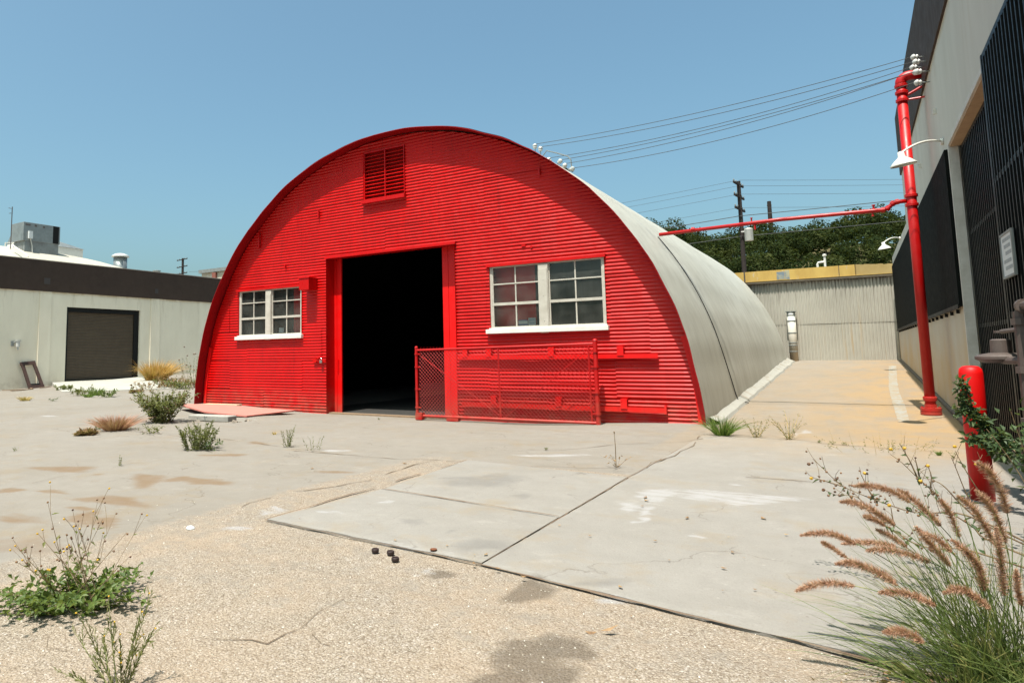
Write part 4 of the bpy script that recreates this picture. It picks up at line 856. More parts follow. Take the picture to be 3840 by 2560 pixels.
q = MB(); q.tube([(-5.22, 13.02, 5.22), (-5.09, 13.02, 5.36), (-4.85, 13.02, 5.26), (-4.64, 13.02, 5.16), (-4.58, 13.02, 5.08), (-4.57, 13.02, 4.90)], .013, 6); q.build('tube', GALV, t_); q = MB(); q.tube([(-5.4, 13.02, on_roof(-5.4) - .03), (-5.1, 13.02, on_roof(-5.1) + .03)], .02, 6); q.tube([(-4.9, 13.04, on_roof(-4.9) - .02), (-4.55, 13.04, on_roof(-4.55) + .03)], .02, 6); q.build('clip', GALV, t_)
def wire(a, b, sag, r, label, grp, n=24):
    a, b = Vector(a), Vector(b); q = MB()
    q.tube([a + (b - a) * s - Vector((0, 0, sag * 4 * s * (1 - s))) for s in np.linspace(0, 1, n)], r, 5)
    o = q.build('overhead_wire', WIRE, None, tuple(a)); tag(o, label, 'wire', grp)
WIRE = painted('dull grey wire', (.06, .06, .06), (.1, .1, .1), 4, rough=.6)
for i in range(6):
    a = Vector(IL[i][0]) + Vector(IL[i][1]).normalized() * .1; b = Vector(IR[i]) + Vector((-.1, 0, .02))
    wire(a, b, .12 + .02 * (i % 3), .0055, f'thin wire from hut roof to warehouse eaves, {words[i]} of the six parallel wires', 'wires between hut and warehouse')

# ------------------------------------------------------------------ building across the end of the alley
bb = thing('corrugated_shed', (-1, 29.5, .7), 'weathered grey corrugated shed with a peeling yellow parapet closing the alley', 'building')
m = MB(); W0, W1 = -9.0, 1.27; pch = .105; nx = int((W1 - W0) / (pch / 6))
xs_ = np.linspace(W0, W1, nx)
def cy_(x, z): return 29.45 - .018 * math.cos(2 * PI * x / pch) + .03 * mnoise.noise(Vector((x * .6, z * .4, 11)))
zs_ = [.3, 1.2, 2.05, 2.06, 2.9, 3.66]
for x0, x1 in zip(xs_[:-1], xs_[1:]):
    for z0, z1 in zip(zs_[:-1], zs_[1:]):
        o1 = .012 if z0 >= 2.055 else 0
        m.quad((x0, cy_(x0, z0) - o1, z0), (x1, cy_(x1, z0) - o1, z0), (x1, cy_(x1, z1) - o1, z1), (x0, cy_(x0, z1) - o1, z1))
m.build('front_wall', CORR, bb)
m = MB(); m.box((W0, 29.46, .3), (3.2, 36, 3.75)); m.build('rear_mass', CORR, bb)
def parapet(a, b, za, zb, th=.14):
    m = MB(); a, b = Vector(a), Vector(b); d = (b - a).normalized(); nrm = Vector((d.y, -d.x)); k = 14
    for i in range(k):
        p, q_ = a + (b - a) * i / k, a + (b - a) * (i + 1) / k
        z1 = 4.17 + .02 * mnoise.noise(Vector((i * .9, a.x, 4))) + za + (zb - za) * i / k
        m.obox(((p + q_) / 2).to_3d() + Vector((0, 0, (3.77 + z1) / 2)), ((q_ - p).x / 2, (q_ - p).y / 2, 0), (nrm.x * th / 2, nrm.y * th / 2, 0), (0, 0, (z1 - 3.77) / 2))
    return m
parapet((-9.0, 29.38), (.15, 29.38), 0, 0).build('parapet', YELLOW, bb); parapet((.151, 29.40), (2.1, 30.6), 0, .02).build('parapet', painted('shaded ochre parapet', (.42, .30, .12), (.33, .23, .08), 2, rough=.85), bb)
m = MB(); m.box((W0, 29.30, 3.68), (1.5, 29.44, 3.765)); m.build('gutter', painted('dark gutter', (.13, .10, .06), (.07, .055, .04), 3, rough=.8), bb)
m = MB(); m.box((-9, 29.29, 3.765), (1.5, 29.45, 3.785)); m.build('gutter_lip', YELLOW, bb)
DS = painted('dark strap', (.1, .075, .05), (.06, .05, .04), 4); B('strap', DS, bb, ((-3.50, 29.285, 3.70), (-3.45, 29.30, 4.19))); B('strap', DS, bb, ((-.35, 29.29, 3.78), (-.33, 29.305, 4.17)))
m = MB(); m.prism([(-2.36, 29.30), (-2.1, 29.30), (-2.1, 29.308), (-2.36, 29.308)], 3.80, 4.09); m.prism([(-2.09, 29.30), (-1.99, 29.30), (-1.93, 29.308), (-2.06, 29.308)], 3.79, 4.14); m.build('painted_patch', painted('blue grey paint patch', (.16, .20, .23), (.40, .36, .22), 4, rough=.8, lo=.45, hi=.6), bb)
# vent flue standing against it
fl = thing('vent_flue', (-1.95, 29.2, .7), 'short pale sectional vent flue standing against the corrugated shed', 'flue')
q = MB(); q.lathe((-1.97, 29.2, .62), (0, 0, 1), [(0, .14), (1.92, .14)], 16); q.build('pipe', WHITE_WALL2, fl, smooth=True)
for z in (1.05, 1.28, 1.38, 1.75, 2.2, 2.42, 2.52):
    q = MB(); q.lathe((-1.97, 29.2, z), (0, 0, 1), [(-.018, .143), (-.012, .152), (.012, .152), (.018, .143)], 16); q.build('ring', GALV_D, fl)
B('cap', GALV_D, fl, ((-2.15, 29.05, 2.541), (-1.79, 29.35, 2.56)))
rp = thing('roof_vent_pipe', (-.9, 30.3, 3.75), 'small white bent vent pipe on the roof of the corrugated shed', 'vent pipe')
q = MB(); q.tube([(-1.03, 30.3, 3.7), (-1.03, 30.3, 4.38), (-1.0, 30.3, 4.44), (-.78, 30.3, 4.46)], .04, 8); q.tube([(-.78, 30.3, 3.7), (-.78, 30.3, 4.70)], .04, 8); q.lathe((-.78, 30.3, 4.68), (0, 0, 1), [(0, .07), (.06, .07), (.08, .03)], 10); q.build('pipes', LAMPW, rp)

# ------------------------------------------------------------------ building on the left
XL = -27.5
lb = thing('white_warehouse', (XL, 17, 0), 'low white block warehouse with a dark brown eaves band and brown roller door', 'building')
m = MB(); dy0, dy1, dz0, dz1 = 15.63, 19.12, .26, 3.36
m.box((XL - .3, -30, -.3), (XL, dy0, 3.95)); m.box((XL - .3, dy1, -.3), (XL, 46, 3.95)); m.box((XL - .3, dy0, dz1), (XL, dy1, 3.95)); m.box((XL - .3, dy0, -.3), (XL, dy1, dz0))
m.build('wall', WHITE_WALL, lb)
for a, b in ((14.47, 14.95), (19.66, 20.16), (8.6, 9.1), (25, 25.5)): B('pilaster', WHITE_WALL, lb, ((XL, a, -.2), (XL + .035, b, 3.948)))
m = MB(); m.box((XL - .3, -30, 3.951), (XL + .05, 46, 5.20)); eb = m.build('eaves_band', BROWN, lb)
m = MB(); m.box((XL - .32, -30, 5.2005), (XL + .07, 46, 5.235)); m.build('coping', painted('pale coping', (.42, .36, .31), (.2, .14, .12), 1.2, (1, .4, 1), rough=.7), lb)
m = MB(); m.box((XL + .0505, 14.6, 4.25), (XL + .056, 14.85, 4.5)); m.box((XL + .0505, 19.85, 4.2), (XL + .056, 20.02, 4.42)); m.build('vent_plate', painted('dark vent plate', (.04, .03, .028), (.05, .036, .032), 4), eb)
# roller door
d = MB(); yv = np.linspace(dy0 + .07, dy1 - .25, 2); n = 46
for i in range(n):
    z0 = dz0 + .02 + (dz1 - dz0 - .1) * i / n; z1 = dz0 + .02 + (dz1 - dz0 - .1) * (i + 1) / n; zm = (z0 + z1) / 2; xa = XL - .16
    d.quad((xa, yv[0], z0), (xa, yv[1], z0), (xa + .022, yv[1], zm), (xa + .022, yv[0], zm)); d.quad((xa + .022, yv[0], zm), (xa + .022, yv[1], zm), (xa, yv[1], z1), (xa, yv[0], z1))
rd = d.build('roller_door', SHUTTER, lb)
m = MB(); m.box((XL - .28, dy0, dz0), (XL - .002, dy0 + .068, dz1)); m.box((XL - .28, dy1 - .249, dz0), (XL - .10, dy1, dz1)); m.box((XL - .28, dy0 + .069, dz1 - .2), (XL - .08, dy1 - .25, dz1)); m.box((XL - .13, dy0 + .07, dz0 - .01), (XL - .06, dy1 - .251, dz0 + .06)); m.build('door_guide', BLACK, rd)
# ramp
m = MB(); Aq, Bq, Cq, Dq = Vector((XL, 15.1)), Vector((XL, 19.3)), Vector((-19.9, 15.1)), Vector((-23.5, 13.3))
def rpt(u, v):
    p = (Aq * (1 - u) + Bq * u) * (1 - v) + (Dq * (1 - u) + Cq * u) * v + Vector((0, .05 * mnoise.noise(Vector((u * 5, v * 5, 3)))))
    return (p.x, p.y, max(gh(p.x, p.y) + .03 * (1 - v) + .012, (dz0 - .01) * (1 - v) ** 1.1))
for i in range(16):
    for j in range(16):
        u0, u1, v0, v1 = i / 16, (i + 1) / 16, j / 16, (j + 1) / 16
        m.quad(rpt(u0, v0), rpt(u0, v1), rpt(u1, v1), rpt(u1, v0))
        if i == 0: a0, a1 = rpt(0, v0), rpt(0, v1); m.quad(a0, (a0[0], a0[1], -.1), (a1[0], a1[1], -.1), a1)
tag(m.build('ramp', SLAB2 := painted('pale ramp concrete', (.42, .405, .36), (.36, .34, .29), 1.5, rough=.9, spec=.1), None), kind='structure')
# bowed roof
def lr(x, y):
    sx = math.sin(min(max((XL - .3 - x) / 2.4, 0), 1) * PI / 2); t = (y - 12.0) / 8.8
    return 5.06 + .95 * sx * max(0, 1 - abs(t) ** 4.5) * (1 if abs(t) < 1 else 0)
m = MB(); X_ = np.concatenate([np.linspace(XL - .3, XL - 9.3, 28), [-40, -46]]); Y_ = np.linspace(3.0, 21.0, 90)
for a, b in zip(X_[:-1], X_[1:]):
    for c, d_ in zip(Y_[:-1], Y_[1:]): m.quad((a, c, lr(a, c)), (a, d_, lr(a, d_)), (b, d_, lr(b, d_)), (b, c, lr(b, c)))
rf = m.build('roof', painted('pale bowed roof', (.50, .475, .40), (.42, .385, .315), .8, (1, 1, 1), rough=.8, spec=.15), lb, smooth=True)
bm = bmesh.new(); bm.from_mesh(rf.data); bmesh.ops.remove_doubles(bm, verts=bm.verts, dist=1e-4); bm.to_mesh(rf.data); bm.free()
B('roof_deck', GALV_D, lb, ((-50, 20.95, 4.9), (XL - .31, 46, 5.04)), ((-50, -30, 4.9), (XL - .31, 3.05, 5.04)))
# roof plant
AX = -29.0
ac = thing('air_conditioner', (AX - .5, 15.2, 5.6), 'boxy grey rooftop air conditioner on the bowed roof of the low white warehouse', 'air conditioner')
bevel(B('cabinet', GALV, ac, ((AX - 1.0, 14.47, 6.2), (AX, 16.05, 7.0))), .012)
B('fan_opening', BLACK, ac, ((AX + .001, 15.73, 6.22), (AX + .006, 15.99, 6.985)))
m = MB(); m.prism([(AX - .95, 14.55), (AX - .02, 14.55), (AX - .02, 16.0), (AX - .95, 16.0)], 5.45, 6.198); m.build('curb', GALV_D, ac)
B('switch_box', PLASTIC_W, ac, ((AX + .007, 14.66, 6.30), (AX + .10, 14.82, 6.62)))
m = MB(); m.box((AX + .001, 14.55, 6.86), (AX + .006, 14.75, 6.92)); m.box((AX + .001, 14.93, 6.85), (AX + .008, 15.02, 6.93)); m.box((AX + .001, 15.28, 6.84), (AX + .008, 15.37, 6.91)); m.build('port', painted('brown port', (.12, .09, .08), (.08, .06, .05), 5), ac)
m = MB(); m.tube([(AX + .05, 14.75, 6.3), (AX + .06, 14.82, 6.0), (AX + .05, 14.86, 5.6)], .018, 6); m.tube([(AX - .9, 14.2, 5.4), (AX - .9, 14.2, 6.15), (AX - .7, 14.46, 6.15)], .03, 6); m.tube([(AX + .3, 13.9, 5.9), (AX + 1.2, 14.1, 5.35)], .03, 6); m.build('conduit', LAMPW, ac)
an = thing('antenna_mast', (AX - .2, 14.1, 5.4), 'thin rusty antenna mast standing left of the rooftop air conditioner', 'antenna')
q = MB(); q.tube([(AX - .15, 14.05, 5.4), (AX - .15, 14.05, 7.58)], .018, 6); q.tube([(AX - .15, 14.02, 7.5), (AX - .15, 13.9, 7.5)], .012, 5); q.tube([(AX - .15, 14.02, 7.3), (AX - .15, 13.93, 7.28)], .012, 5); q.build('mast', painted('brown mast', (.09, .06, .05), (.06, .05, .05), 6), an)
sk = thing('skylight', (-33, 17.5, 6.0), 'grey ridged skylight on the bowed roof behind the air conditioner', 'skylight')
m = MB(); m.prism([(-33.3, 15.9), (-32, 15.9), (-32, 18.9), (-33.3, 18.9)], 5.6, 6.62); m.build('curb', PAINT_W, sk)
m = MB(); A_ = [(-31.95, 15.9, 6.621), (-31.95, 18.95, 6.621), (-33.4, 18.95, 6.621), (-33.4, 15.9, 6.621)]; T0, T1 = (-32.7, 15.9, 7.4), (-32.7, 17.0, 7.2)
m.quad(A_[0], A_[1], T1, T0); m.tri(A_[1], A_[2], T1); m.quad(A_[2], A_[3], T0, T1); m.tri(A_[3], A_[0], T0); m.build('glazing', GALV, sk)
rv = thing('roof_ventilator', (-31, 20.3, 5.3), 'mushroom shaped white roof ventilator at the end of the bowed roof', 'ventilator')
q = MB(); q.lathe((-31, 20.32, 5.0), (0, 0, 1), [(0, .33), (1.28, .33)], 20); q.build('drum', GALV, rv, smooth=True); q = MB(); q.lathe((-31, 20.32, 6.3), (0, 0, 1), [(0, .42), (.03, .43), (.10, .38), (.17, .25), (.21, .06)], 24); q.build('hood', PORC, rv, smooth=True)
q = MB(); q.lathe((-28.4, 20.6, 5.1), (0, 0, 1), [(0, .16), (.28, .16), (.30, .19), (.33, .19), (.36, .05)], 14); tag(q.build('roof_vent', GALV, None, (-28.4, 20.6, 5.1)), 'small square-looking grey vent poking over the brown eaves band', 'vent')
# lamp on the wall
wlp = thing('flood_light', (XL + .06, 13.6, 1.8), 'small white security light on the low white warehouse wall', 'light')
q = MB(); q.box((XL, 13.42, 1.72), (XL + .05, 13.52, 1.92)); q.tube([(XL + .03, 13.48, 1.86), (XL + .12, 13.6, 1.88)], .02, 6); q.build('bracket', GALV_D, wlp)
q = MB(); q.lathe((XL + .16, 13.62, 1.95), (0, 0, -1), [(0, .10), (.03, .10), (.032, .075), (.26, .07), (.27, .03), (.36, .035), (.38, .02)], 16); q.build('housing', PORC, wlp)
# wooden frame leaning on the wall
fr_ = thing('picture_frame', (-27.2, 14.2, 0), 'dark wooden frame with a carved top leaning on the white warehouse wall', 'frame')
m = MB(); e = Vector((.32 * -1, 0, 1)).normalized()
def fbar(a, b, w, t=.03):
    a, b = Vector(a), Vector(b); ax = (b - a) / 2; ay = ax.cross(Vector((1, 0, .3))).normalized() * w / 2; az = ax.cross(ay).normalized() * t
    m.obox((a + b) / 2, ax, ay, az)
P = lambda y, z: (-27.05 - .34 * z, y, z + .04)
fbar(P(14.02, 0), P(13.83, 1.0), .12); fbar(P(14.52, 0), P(14.28, 1.04), .12); fbar(P(13.95, .07), P(14.56, .07), .15, .035); fbar(P(13.76, .98), P(14.34, 1.03), .13, .035); m.build('rails', WOOD_D, fr_)
m = MB(); fbar(P(13.98, .16), P(14.46, .17), .08, .02); m.build('inner_ledge', BLACK, fr_)
q = MB(); rr = random.Random(4)
for i in range(9):
    x, y = -26.6 + rr.uniform(-.3, .3), 13.6 + rr.uniform(-.5, 1.6); a = rr.uniform(0, 3); L_ = rr.uniform(.15, .5)
    q.obox((x, y, gh(x, y) + .02), (L_ * math.cos(a), L_ * math.sin(a), 0), (-.03 * math.sin(a), .03 * math.cos(a), 0), (0, 0, .012))
tag(q.build('scrap_timber', WOOD, None, (-26.6, 13.9, 0)), 'broken timber scraps lying below the leaning wooden frame', 'timber scraps')
# things beyond it
fb = thing('distant_house', (-70, 60, 0), 'small pale house top showing between white warehouse and hut', 'house')
B('wall', WHITE_WALL2, fb, ((-73, 60, 0), (-62, 68, 12.3))); B('roof', GALV_D, fb, ((-73.3, 59.7, 12.3), (-61.7, 68.3, 12.75))); B('chimney', painted('red brick', (.28, .09, .06), (.2, .07, .05), 6), fb, ((-70.6, 59.7, 10.5), (-69.9, 59.99, 12.2)))

# ------------------------------------------------------------------ utility poles
def pole(x, y, top, z0, r, arms, label, wid, dx, transformer=None):
    t = thing('utility_pole', (x, y, z0), label, 'utility pole')
    q = MB(); q.tube([(x, y, z0), (x, y, top)], [r * 1.35, r], 10); q.build('post', POLE, t)
    d = Vector((dx[0], dx[1], 0)).normalized()
    for z in arms:
        q = MB(); q.obox((x, y - .18, z), d * wid / 2, (-d.y * .07, d.x * .07, 0), (0, 0, .08)); am = q.build('crossarm', POLE, t)
        q = MB()
        for s_ in (-.95, -.5, .5, .95): q.lathe(Vector((x, y - .18, z + .08)) + d * wid / 2 * s_, (0, 0, 1), [(0, .04), (.12, .07), (.2, .05), (.22, .01)], 8)
        q.build('insulator', GALV_D, am)
    if transformer:
        q = MB(); tx, ty, tz = transformer; q.lathe((tx, ty, tz), (0, 0, 1), [(0, .34), (.03, .36), (1.05, .36), (1.08, .38), (1.12, .38), (1.2, .15)], 16); q.tube([(x, ty, tz + .9), (tx, ty, tz + .9)], .06, 6); q.build('transformer', PAINT_W, t, smooth=True)
    return t
pole(-8.28, 70, 17.0, 2.0, .17, (16.65, 15.45, 14.25), 'dark wooden utility pole with three crossarms and a white transformer', 3.0, (.42, 2.9), (-7.65, 69.6, 11.15))
pole(-14.0, 168, 33.6, 20, .40, (32.6,), 'dark broken-topped pole showing just above the red branch pipe', .9, (1, .3))
pole(-115.5, 90, 21.5, 0, .24, (21.2, 19.7, 18.3), 'distant utility pole with three crossarms left of the hut', 4.3, (1, -.18))
for z, s_ in ((17.05, 'top'), (16.5, 'second'), (15.7, 'third'), (14.4, 'lowest')):
    wire((-8.2, 69.8, z), (62, 128, z + 3.5), .6, .014, f'faint high wire running right from the dark utility pole, {s_} of four', 'wires right of the dark utility pole')
    wire((-8.4, 69.8, z), (-75, 74, z - .6), .8, .014, f'faint high wire running left from the dark utility pole, {s_} of four', 'wires left of the dark utility pole')
wire((-60, 69, 11.6), (-8.3, 69.7, 13.6), .35, .035, 'thicker service cable left of the pole, upper one above the trees', None); wire((-8.3, 69.7, 13.6), (45, 98, 19.0), .4, .035, 'thicker service cable right of the pole, passing above the red branch pipe', None)
wire((-60, 66, 9.5), (-8.3, 69.7, 11.65), .3, .03, 'lower service cable behind the hut roof, left of the pole', None); wire((-8.3, 69.7, 11.65), (45, 98, 16.6), .3, .03, 'lower service cable crossing in front of the hillside trees', None)
wire((-113.4, 90, 18.5), (-62, 78, 16.2), .5, .03, 'cable from the distant utility pole towards the hut', None)

# ------------------------------------------------------------------ wooded hill
def hz(x, y):
    r = sst(84, 165, y)
    return 1.5 + (22.0 - .13 * (x + 25) + 2.0 * math.sin(x * .11 + 1) + 1.0 * math.sin(x * .31)) * r
m = MB(); X_ = np.arange(-110, 91, 10.0); Y_ = np.arange(75, 260, 8.0)
def hv(x, y): return (x, y, float(hz(x, y)) if y < 170 else float(hz(x, 170)) - (y - 170) * .05)
for a, b in zip(X_[:-1], X_[1:]):
    for c, d_ in zip(Y_[:-1], Y_[1:]): m.quad(hv(a, c), hv(b, c), hv(b, d_), hv(a, d_))
tag(m.build('hill', HILL, smooth=True), kind='structure')
rng = np.random.RandomState(11)
V = []; 
def crown(cx, cy, cz, rx, rz, n, ls):
    lob = rng.normal(size=(7, 3)); lob /= np.linalg.norm(lob, axis=1)[:, None]; lob[:, 2] = np.abs(lob[:, 2]) * .9; lr_ = rng.uniform(.35, .6, 7)
    k = rng.randint(0, 7, n); d = rng.normal(size=(n, 3)); d /= np.linalg.norm(d, axis=1)[:, None]; rad = rng.uniform(.75, 1.0, n) ** .5
    p = (lob[k] * .62 + d * (lr_[k] * rad)[:, None]) * np.array([rx, rx, rz]) + np.array([cx, cy, cz])
    nn = d + rng.normal(size=(n, 3)) * .6; nn /= np.linalg.norm(nn, axis=1)[:, None]
    a = np.cross(nn, rng.normal(size=(n, 3))); a /= np.linalg.norm(a, axis=1)[:, None] + 1e-9; b = np.cross(nn, a)
    sz = (ls * rng.uniform(.5, 1.2, n))[:, None]
    V.append(np.stack([p - a * sz, p - b * sz * .6, p + a * sz, p + b * sz * .6], 1))
for y in np.arange(88, 172, 5.0):
    hw = 6 + y * .28; xc = -8 - (y - 88) * .04
    for x in np.arange(xc - hw, xc + hw * .95, 4.6):
        xx = x + rng.uniform(-2, 2); yy = y + rng.uniform(-2, 2); s_ = rng.uniform(.75, 1.3)
        rx = 3.0 * s_; rz = 2.9 * s_ * rng.uniform(.8, 1.25)
        crown(xx, yy, float(hz(xx, yy)) + rz * .75, rx, rz, 950, .25)
Q = np.concatenate(V).reshape(-1, 3); nq = len(Q) // 4
me = bpy.data.meshes.new('woodland'); me.from_pydata(Q.tolist(), [], np.arange(nq * 4).reshape(-1, 4).tolist()); me.update(); me.materials.append(WOODS)
wo = bpy.data.objects.new('woodland', me); col.objects.link(wo); tag(wo, 'dense dark green trees covering the hillside behind the corrugated shed', 'trees', kind='stuff')
# ------------------------------------------------------------------ plants
PL = D['plants']
def rv(r, s=1.0): return Vector((r.uniform(-s, s), r.uniform(-s, s), r.uniform(-s, s)))
def bez(a, b, c, n): return [a * (1 - s) ** 2 + b * 2 * s * (1 - s) + c * s * s for s in np.linspace(0, 1, n)]
def branch_pts(r, base, az, lean, L, curve=.25, n=7):
    tip = base + Vector((math.cos(az) * math.sin(lean), math.sin(az) * math.sin(lean), math.cos(lean))) * L
    mid = base + (tip - base) * .5 + Vector((0, 0, L * curve * math.sin(lean))) + rv(r, L * .05)
    return bez(base, mid, tip, n)
def heads(parent, name, mat, P, cap=95):
    q = MB(); q.lathe((0, 0, 0), (0, 0, 1), [(-.5, .3), (0, .95), (.7, .9), (1.1, .2)], 6); o0 = q.build(name, mat, parent, P[0][0]); w = wl(parent); rd = random.Random(len(P))
    for i, (p, s) in enumerate(P[:cap]):
        o = o0 if i == 0 else o0.copy()
        if i: col.objects.link(o); o.parent = parent
        o.location = Vector(p) - w; o.scale = (s, s, s); o.rotation_euler = (rd.uniform(-.8, .8), rd.uniform(-.8, .8), 0)
def weed(key, name, label, cat='weed', stems=8, lean=.5, leaf=LEAF, stem=STEM_G, L=.05, W=.022, per=10, spray=.9, h=None, r=None, side=0, flower=None, fl=.008, bare=0.0, sd=0, up=.4, spread=.3, group=None, pos=None, thick=1.0):
    x, y, z, H_, R_ = pos or PL[key]
    H_ = h or H_; R_ = r or R_; rd = random.Random(hash(key) % 1000 if False else sum(map(ord, key)) + sd)
    z = gh(x, y) - .004 if not pos else z
    t = thing(name, (x, y, z), label, cat, group)
    ms, ml, hp = MB(), MB(), []
    b0 = Vector((x, y, z))
    for i in range(stems):
        az = 2 * PI * (i + rd.uniform(-.4, .4)) / stems; ln = lean * math.sqrt(rd.uniform(0, 1))
        ln = min(ln, 1.45)
        LL = H_ * rd.uniform(.7, 1.05) / max(math.cos(ln), .45) * (.75 + .25 * rd.random())
        base = b0 + Vector((math.cos(az), math.sin(az), 0)) * R_ * spread * rd.random()
        P = branch_pts(rd, base, az, ln, LL); tips = [P]
        k0 = max(LL * .012, .0018) * thick
        ms.tube(P, [k0 * .5 * (1 - .75 * s / (len(P) - 1)) for s in range(len(P))], 4, False)
        for q in range(side):
            s = rd.uniform(.3, .85); a = P[int(s * (len(P) - 1))]; P2 = branch_pts(rd, a, az + rd.uniform(-1.6, 1.6), rd.uniform(.3, 1.0), LL * rd.uniform(.25, .45), n=5)
            ms.tube(P2, [k0 * .3 * (1 - .7 * u / 4) for u in range(5)], 3, False); tips.append(P2)
        for P_ in tips:
            n = max(2, int(per * (1 if P_ is P else .5)))
            for q in range(n):
                s = bare + (1 - bare) * (q + rd.random()) / n
                f = s * (len(P_) - 1); i0 = min(int(f), len(P_) - 2); p = P_[i0].lerp(P_[i0 + 1], f - i0); tg = (P_[i0 + 1] - P_[i0]).normalized()
                d = (rv(rd) * spray + tg * up); d.normalize()
                if d.z < -.3: d.z *= .3
                sc_ = rd.uniform(.6, 1.25) * (1 - .35 * s)
                ml.leaf(p, d, Vector((0, 0, 1)) + rv(rd, .5), L * sc_, W * sc_)
            if flower:
                e = P_[-1]; hp.append((e, fl))
    ms.build('stem', stem, t); ml.build('foliage', leaf, t)
    if flower: heads(t, 'flower_head', flower, hp)
    return t
def grass(key, name, label, mat, n=90, cat='grass tuft', h=None, r=None, w=.006, lean=.7, droop=.35, sd=0, pos=None, bias=(0, 0), group=None, kseg=5):
    x, y, z, H_, R_ = pos or PL[key]; H_ = h or H_; R_ = r or R_; rd = random.Random(sum(map(ord, key)) + 31 + sd)
    z = gh(x, y) - .004 if not pos else z
    m = MB(); b0 = Vector((x, y, z))
    for i in range(n):
        az = rd.uniform(0, 2 * PI); q = math.sqrt(rd.random()); base = b0 + Vector((math.cos(az), math.sin(az), 0)) * R_ * .3 * q
        ln = lean * q * rd.uniform(.5, 1.1); L_ = H_ * rd.uniform(.6, 1.1) / max(math.cos(ln), .5)
        d = Vector((math.cos(az) * math.sin(ln) + bias[0], math.sin(az) * math.sin(ln) + bias[1], math.cos(ln)))
        tip = base + d * L_ + Vector((math.cos(az), math.sin(az), -1)) * L_ * droop * rd.random() * q; tip.z = max(tip.z, z + .01)
        P = bez(base, base + d * L_ * .55 + Vector((0, 0, L_ * .08)), tip, kseg)
        sd_ = d.cross(rv(rd)); sd_ = sd_.normalized() if sd_.length > 1e-3 else Vector((1, 0, 0)); ww = w * rd.uniform(.6, 1.3)
        for a in range(kseg - 1):
            wa, wb = ww * (1 - a / (kseg - 1)) ** .7, ww * (1 - (a + 1) / (kseg - 1)) ** .7
            if a < kseg - 2: m.quad(P[a] - sd_ * wa, P[a] + sd_ * wa, P[a + 1] + sd_ * wb, P[a + 1] - sd_ * wb)
            else: m.tri(P[a] - sd_ * wa, P[a] + sd_ * wa, P[a + 1])
    return tag(m.build(name, mat, None, (x, y, z)), label, cat, group)

weed('bushA', 'leafy_weed', 'tall leafy weed with dry seed tips, largest in the middle left of the yard', stems=44, lean=.85, leaf=LEAF_O, L=.075, W=.042, per=30, side=2, h=.60, flower=BUD, fl=.012, stem=STEM_B)
grass('pinktuft', 'dry_grass', 'reddish pink dried grass mound beside the tall leafy weed', PINKG, 900, w=.004, lean=1.15, droop=.2, h=.27, r=.5)
weed('besidepink', 'leafy_weed', 'small green weed touching the left side of the reddish grass mound', stems=8, lean=.9, L=.05, W=.025, per=9)
weed('lowleaf', 'leafy_weed', 'low scraggly leafy weed just below the tall leafy weed', stems=12, lean=1.25, L=.055, W=.028, per=8, leaf=LEAF_O, stem=STEM_B, r=.36)
weed('weedB', 'leafy_weed', 'upright dense grey green weed growing from the crack in front of the pink plywood', stems=34, lean=.42, L=.05, W=.018, per=34, side=1, leaf=LEAF_O, up=.8, spread=.65, h=.37)
weed('weedB', 'leafy_weed', 'dark low leafy weed at the foot of the upright grey green weed', stems=9, lean=1.1, L=.06, W=.03, per=8, leaf=LEAF_D, pos=[-7.08, 6.0, 0, .14, .16], sd=5)
for kk, lb_ in (('tiny1', 'tiny sprout on the crack right of the upright grey green weed'), ('tiny2', 'tiny forked sprout a step further right on the same crack'), ('tiny3', 'small sprig in the joint right of the two spiky thistles'), ('tiny4', 'minute sprig just right of the second thistle'), ('tiny5', 'minute flat sprig nearest the thin weed mat'), ('tw', 'tiny weed on the doorway sill of the hut'), ('cl', 'tiny green clump alone on the slab in front of the gate'), ('w12', 'tiny sprig at the far left edge of the yard'), ('w14', 'tiny sprig near the right wall beyond the bollard')):
    weed(kk, 'sprout', lb_, 'sprout', stems=5, lean=.8, L=.03, W=.010, per=5, leaf=LEAF_O, h=max(PL[kk][3], .04))
weed('spike', 'spike_weed', 'single narrow spike of weed standing alone on the long crack at left', stems=2, lean=.12, L=.028, W=.010, per=26, leaf=LEAF_O, up=.8)
weed('weedC', 'spike_weed', 'bushy upright spiky weed on the crack in front of the doorway', stems=9, lean=.4, L=.04, W=.009, per=34, leaf=LEAF_O, up=.8, spread=.5, h=.27)
weed('weedD', 'spike_weed', 'sparse forked spiky weed just right of the bushy spiky one', stems=5, lean=.75, L=.035, W=.008, per=20, leaf=LEAF_O, up=.8, spread=.6)
grass('tinytuft', 'grass_tuft', 'small yellowish tuft on the crack left of the bushy spiky weed', STRAW, 40, w=.004, h=.06)
weed('dry', 'dead_weed', 'withered reddish brown weed with one tall stem on the concrete before the gate', stems=5, lean=1.1, leaf=LEAF_DRY, stem=STEM_B, L=.045, W=.02, per=5, spray=1.1, up=-.2, h=.15)
q = MB(); q.tube([(-2.19, 7.23, 0), (-2.185, 7.22, .2), (-2.19, 7.22, .345)], [.005, .004, .0025], 5); q.lathe((-2.19, 7.22, .345), (0, 0, 1), [(0, .004), (.008, .010), (.016, .008), (.02, .003)], 7); tag(q.build('seed_stalk', STEM_B, None, (-2.19, 7.23, 0)), 'bare straight seed stem rising from the withered reddish weed', 'stem')
grass('greentuft', 'grass_tuft', 'bright green grass tuft at the right foot of the hut', GRASS, 300, w=.004, lean=.95, h=.30, r=.28, droop=.4)
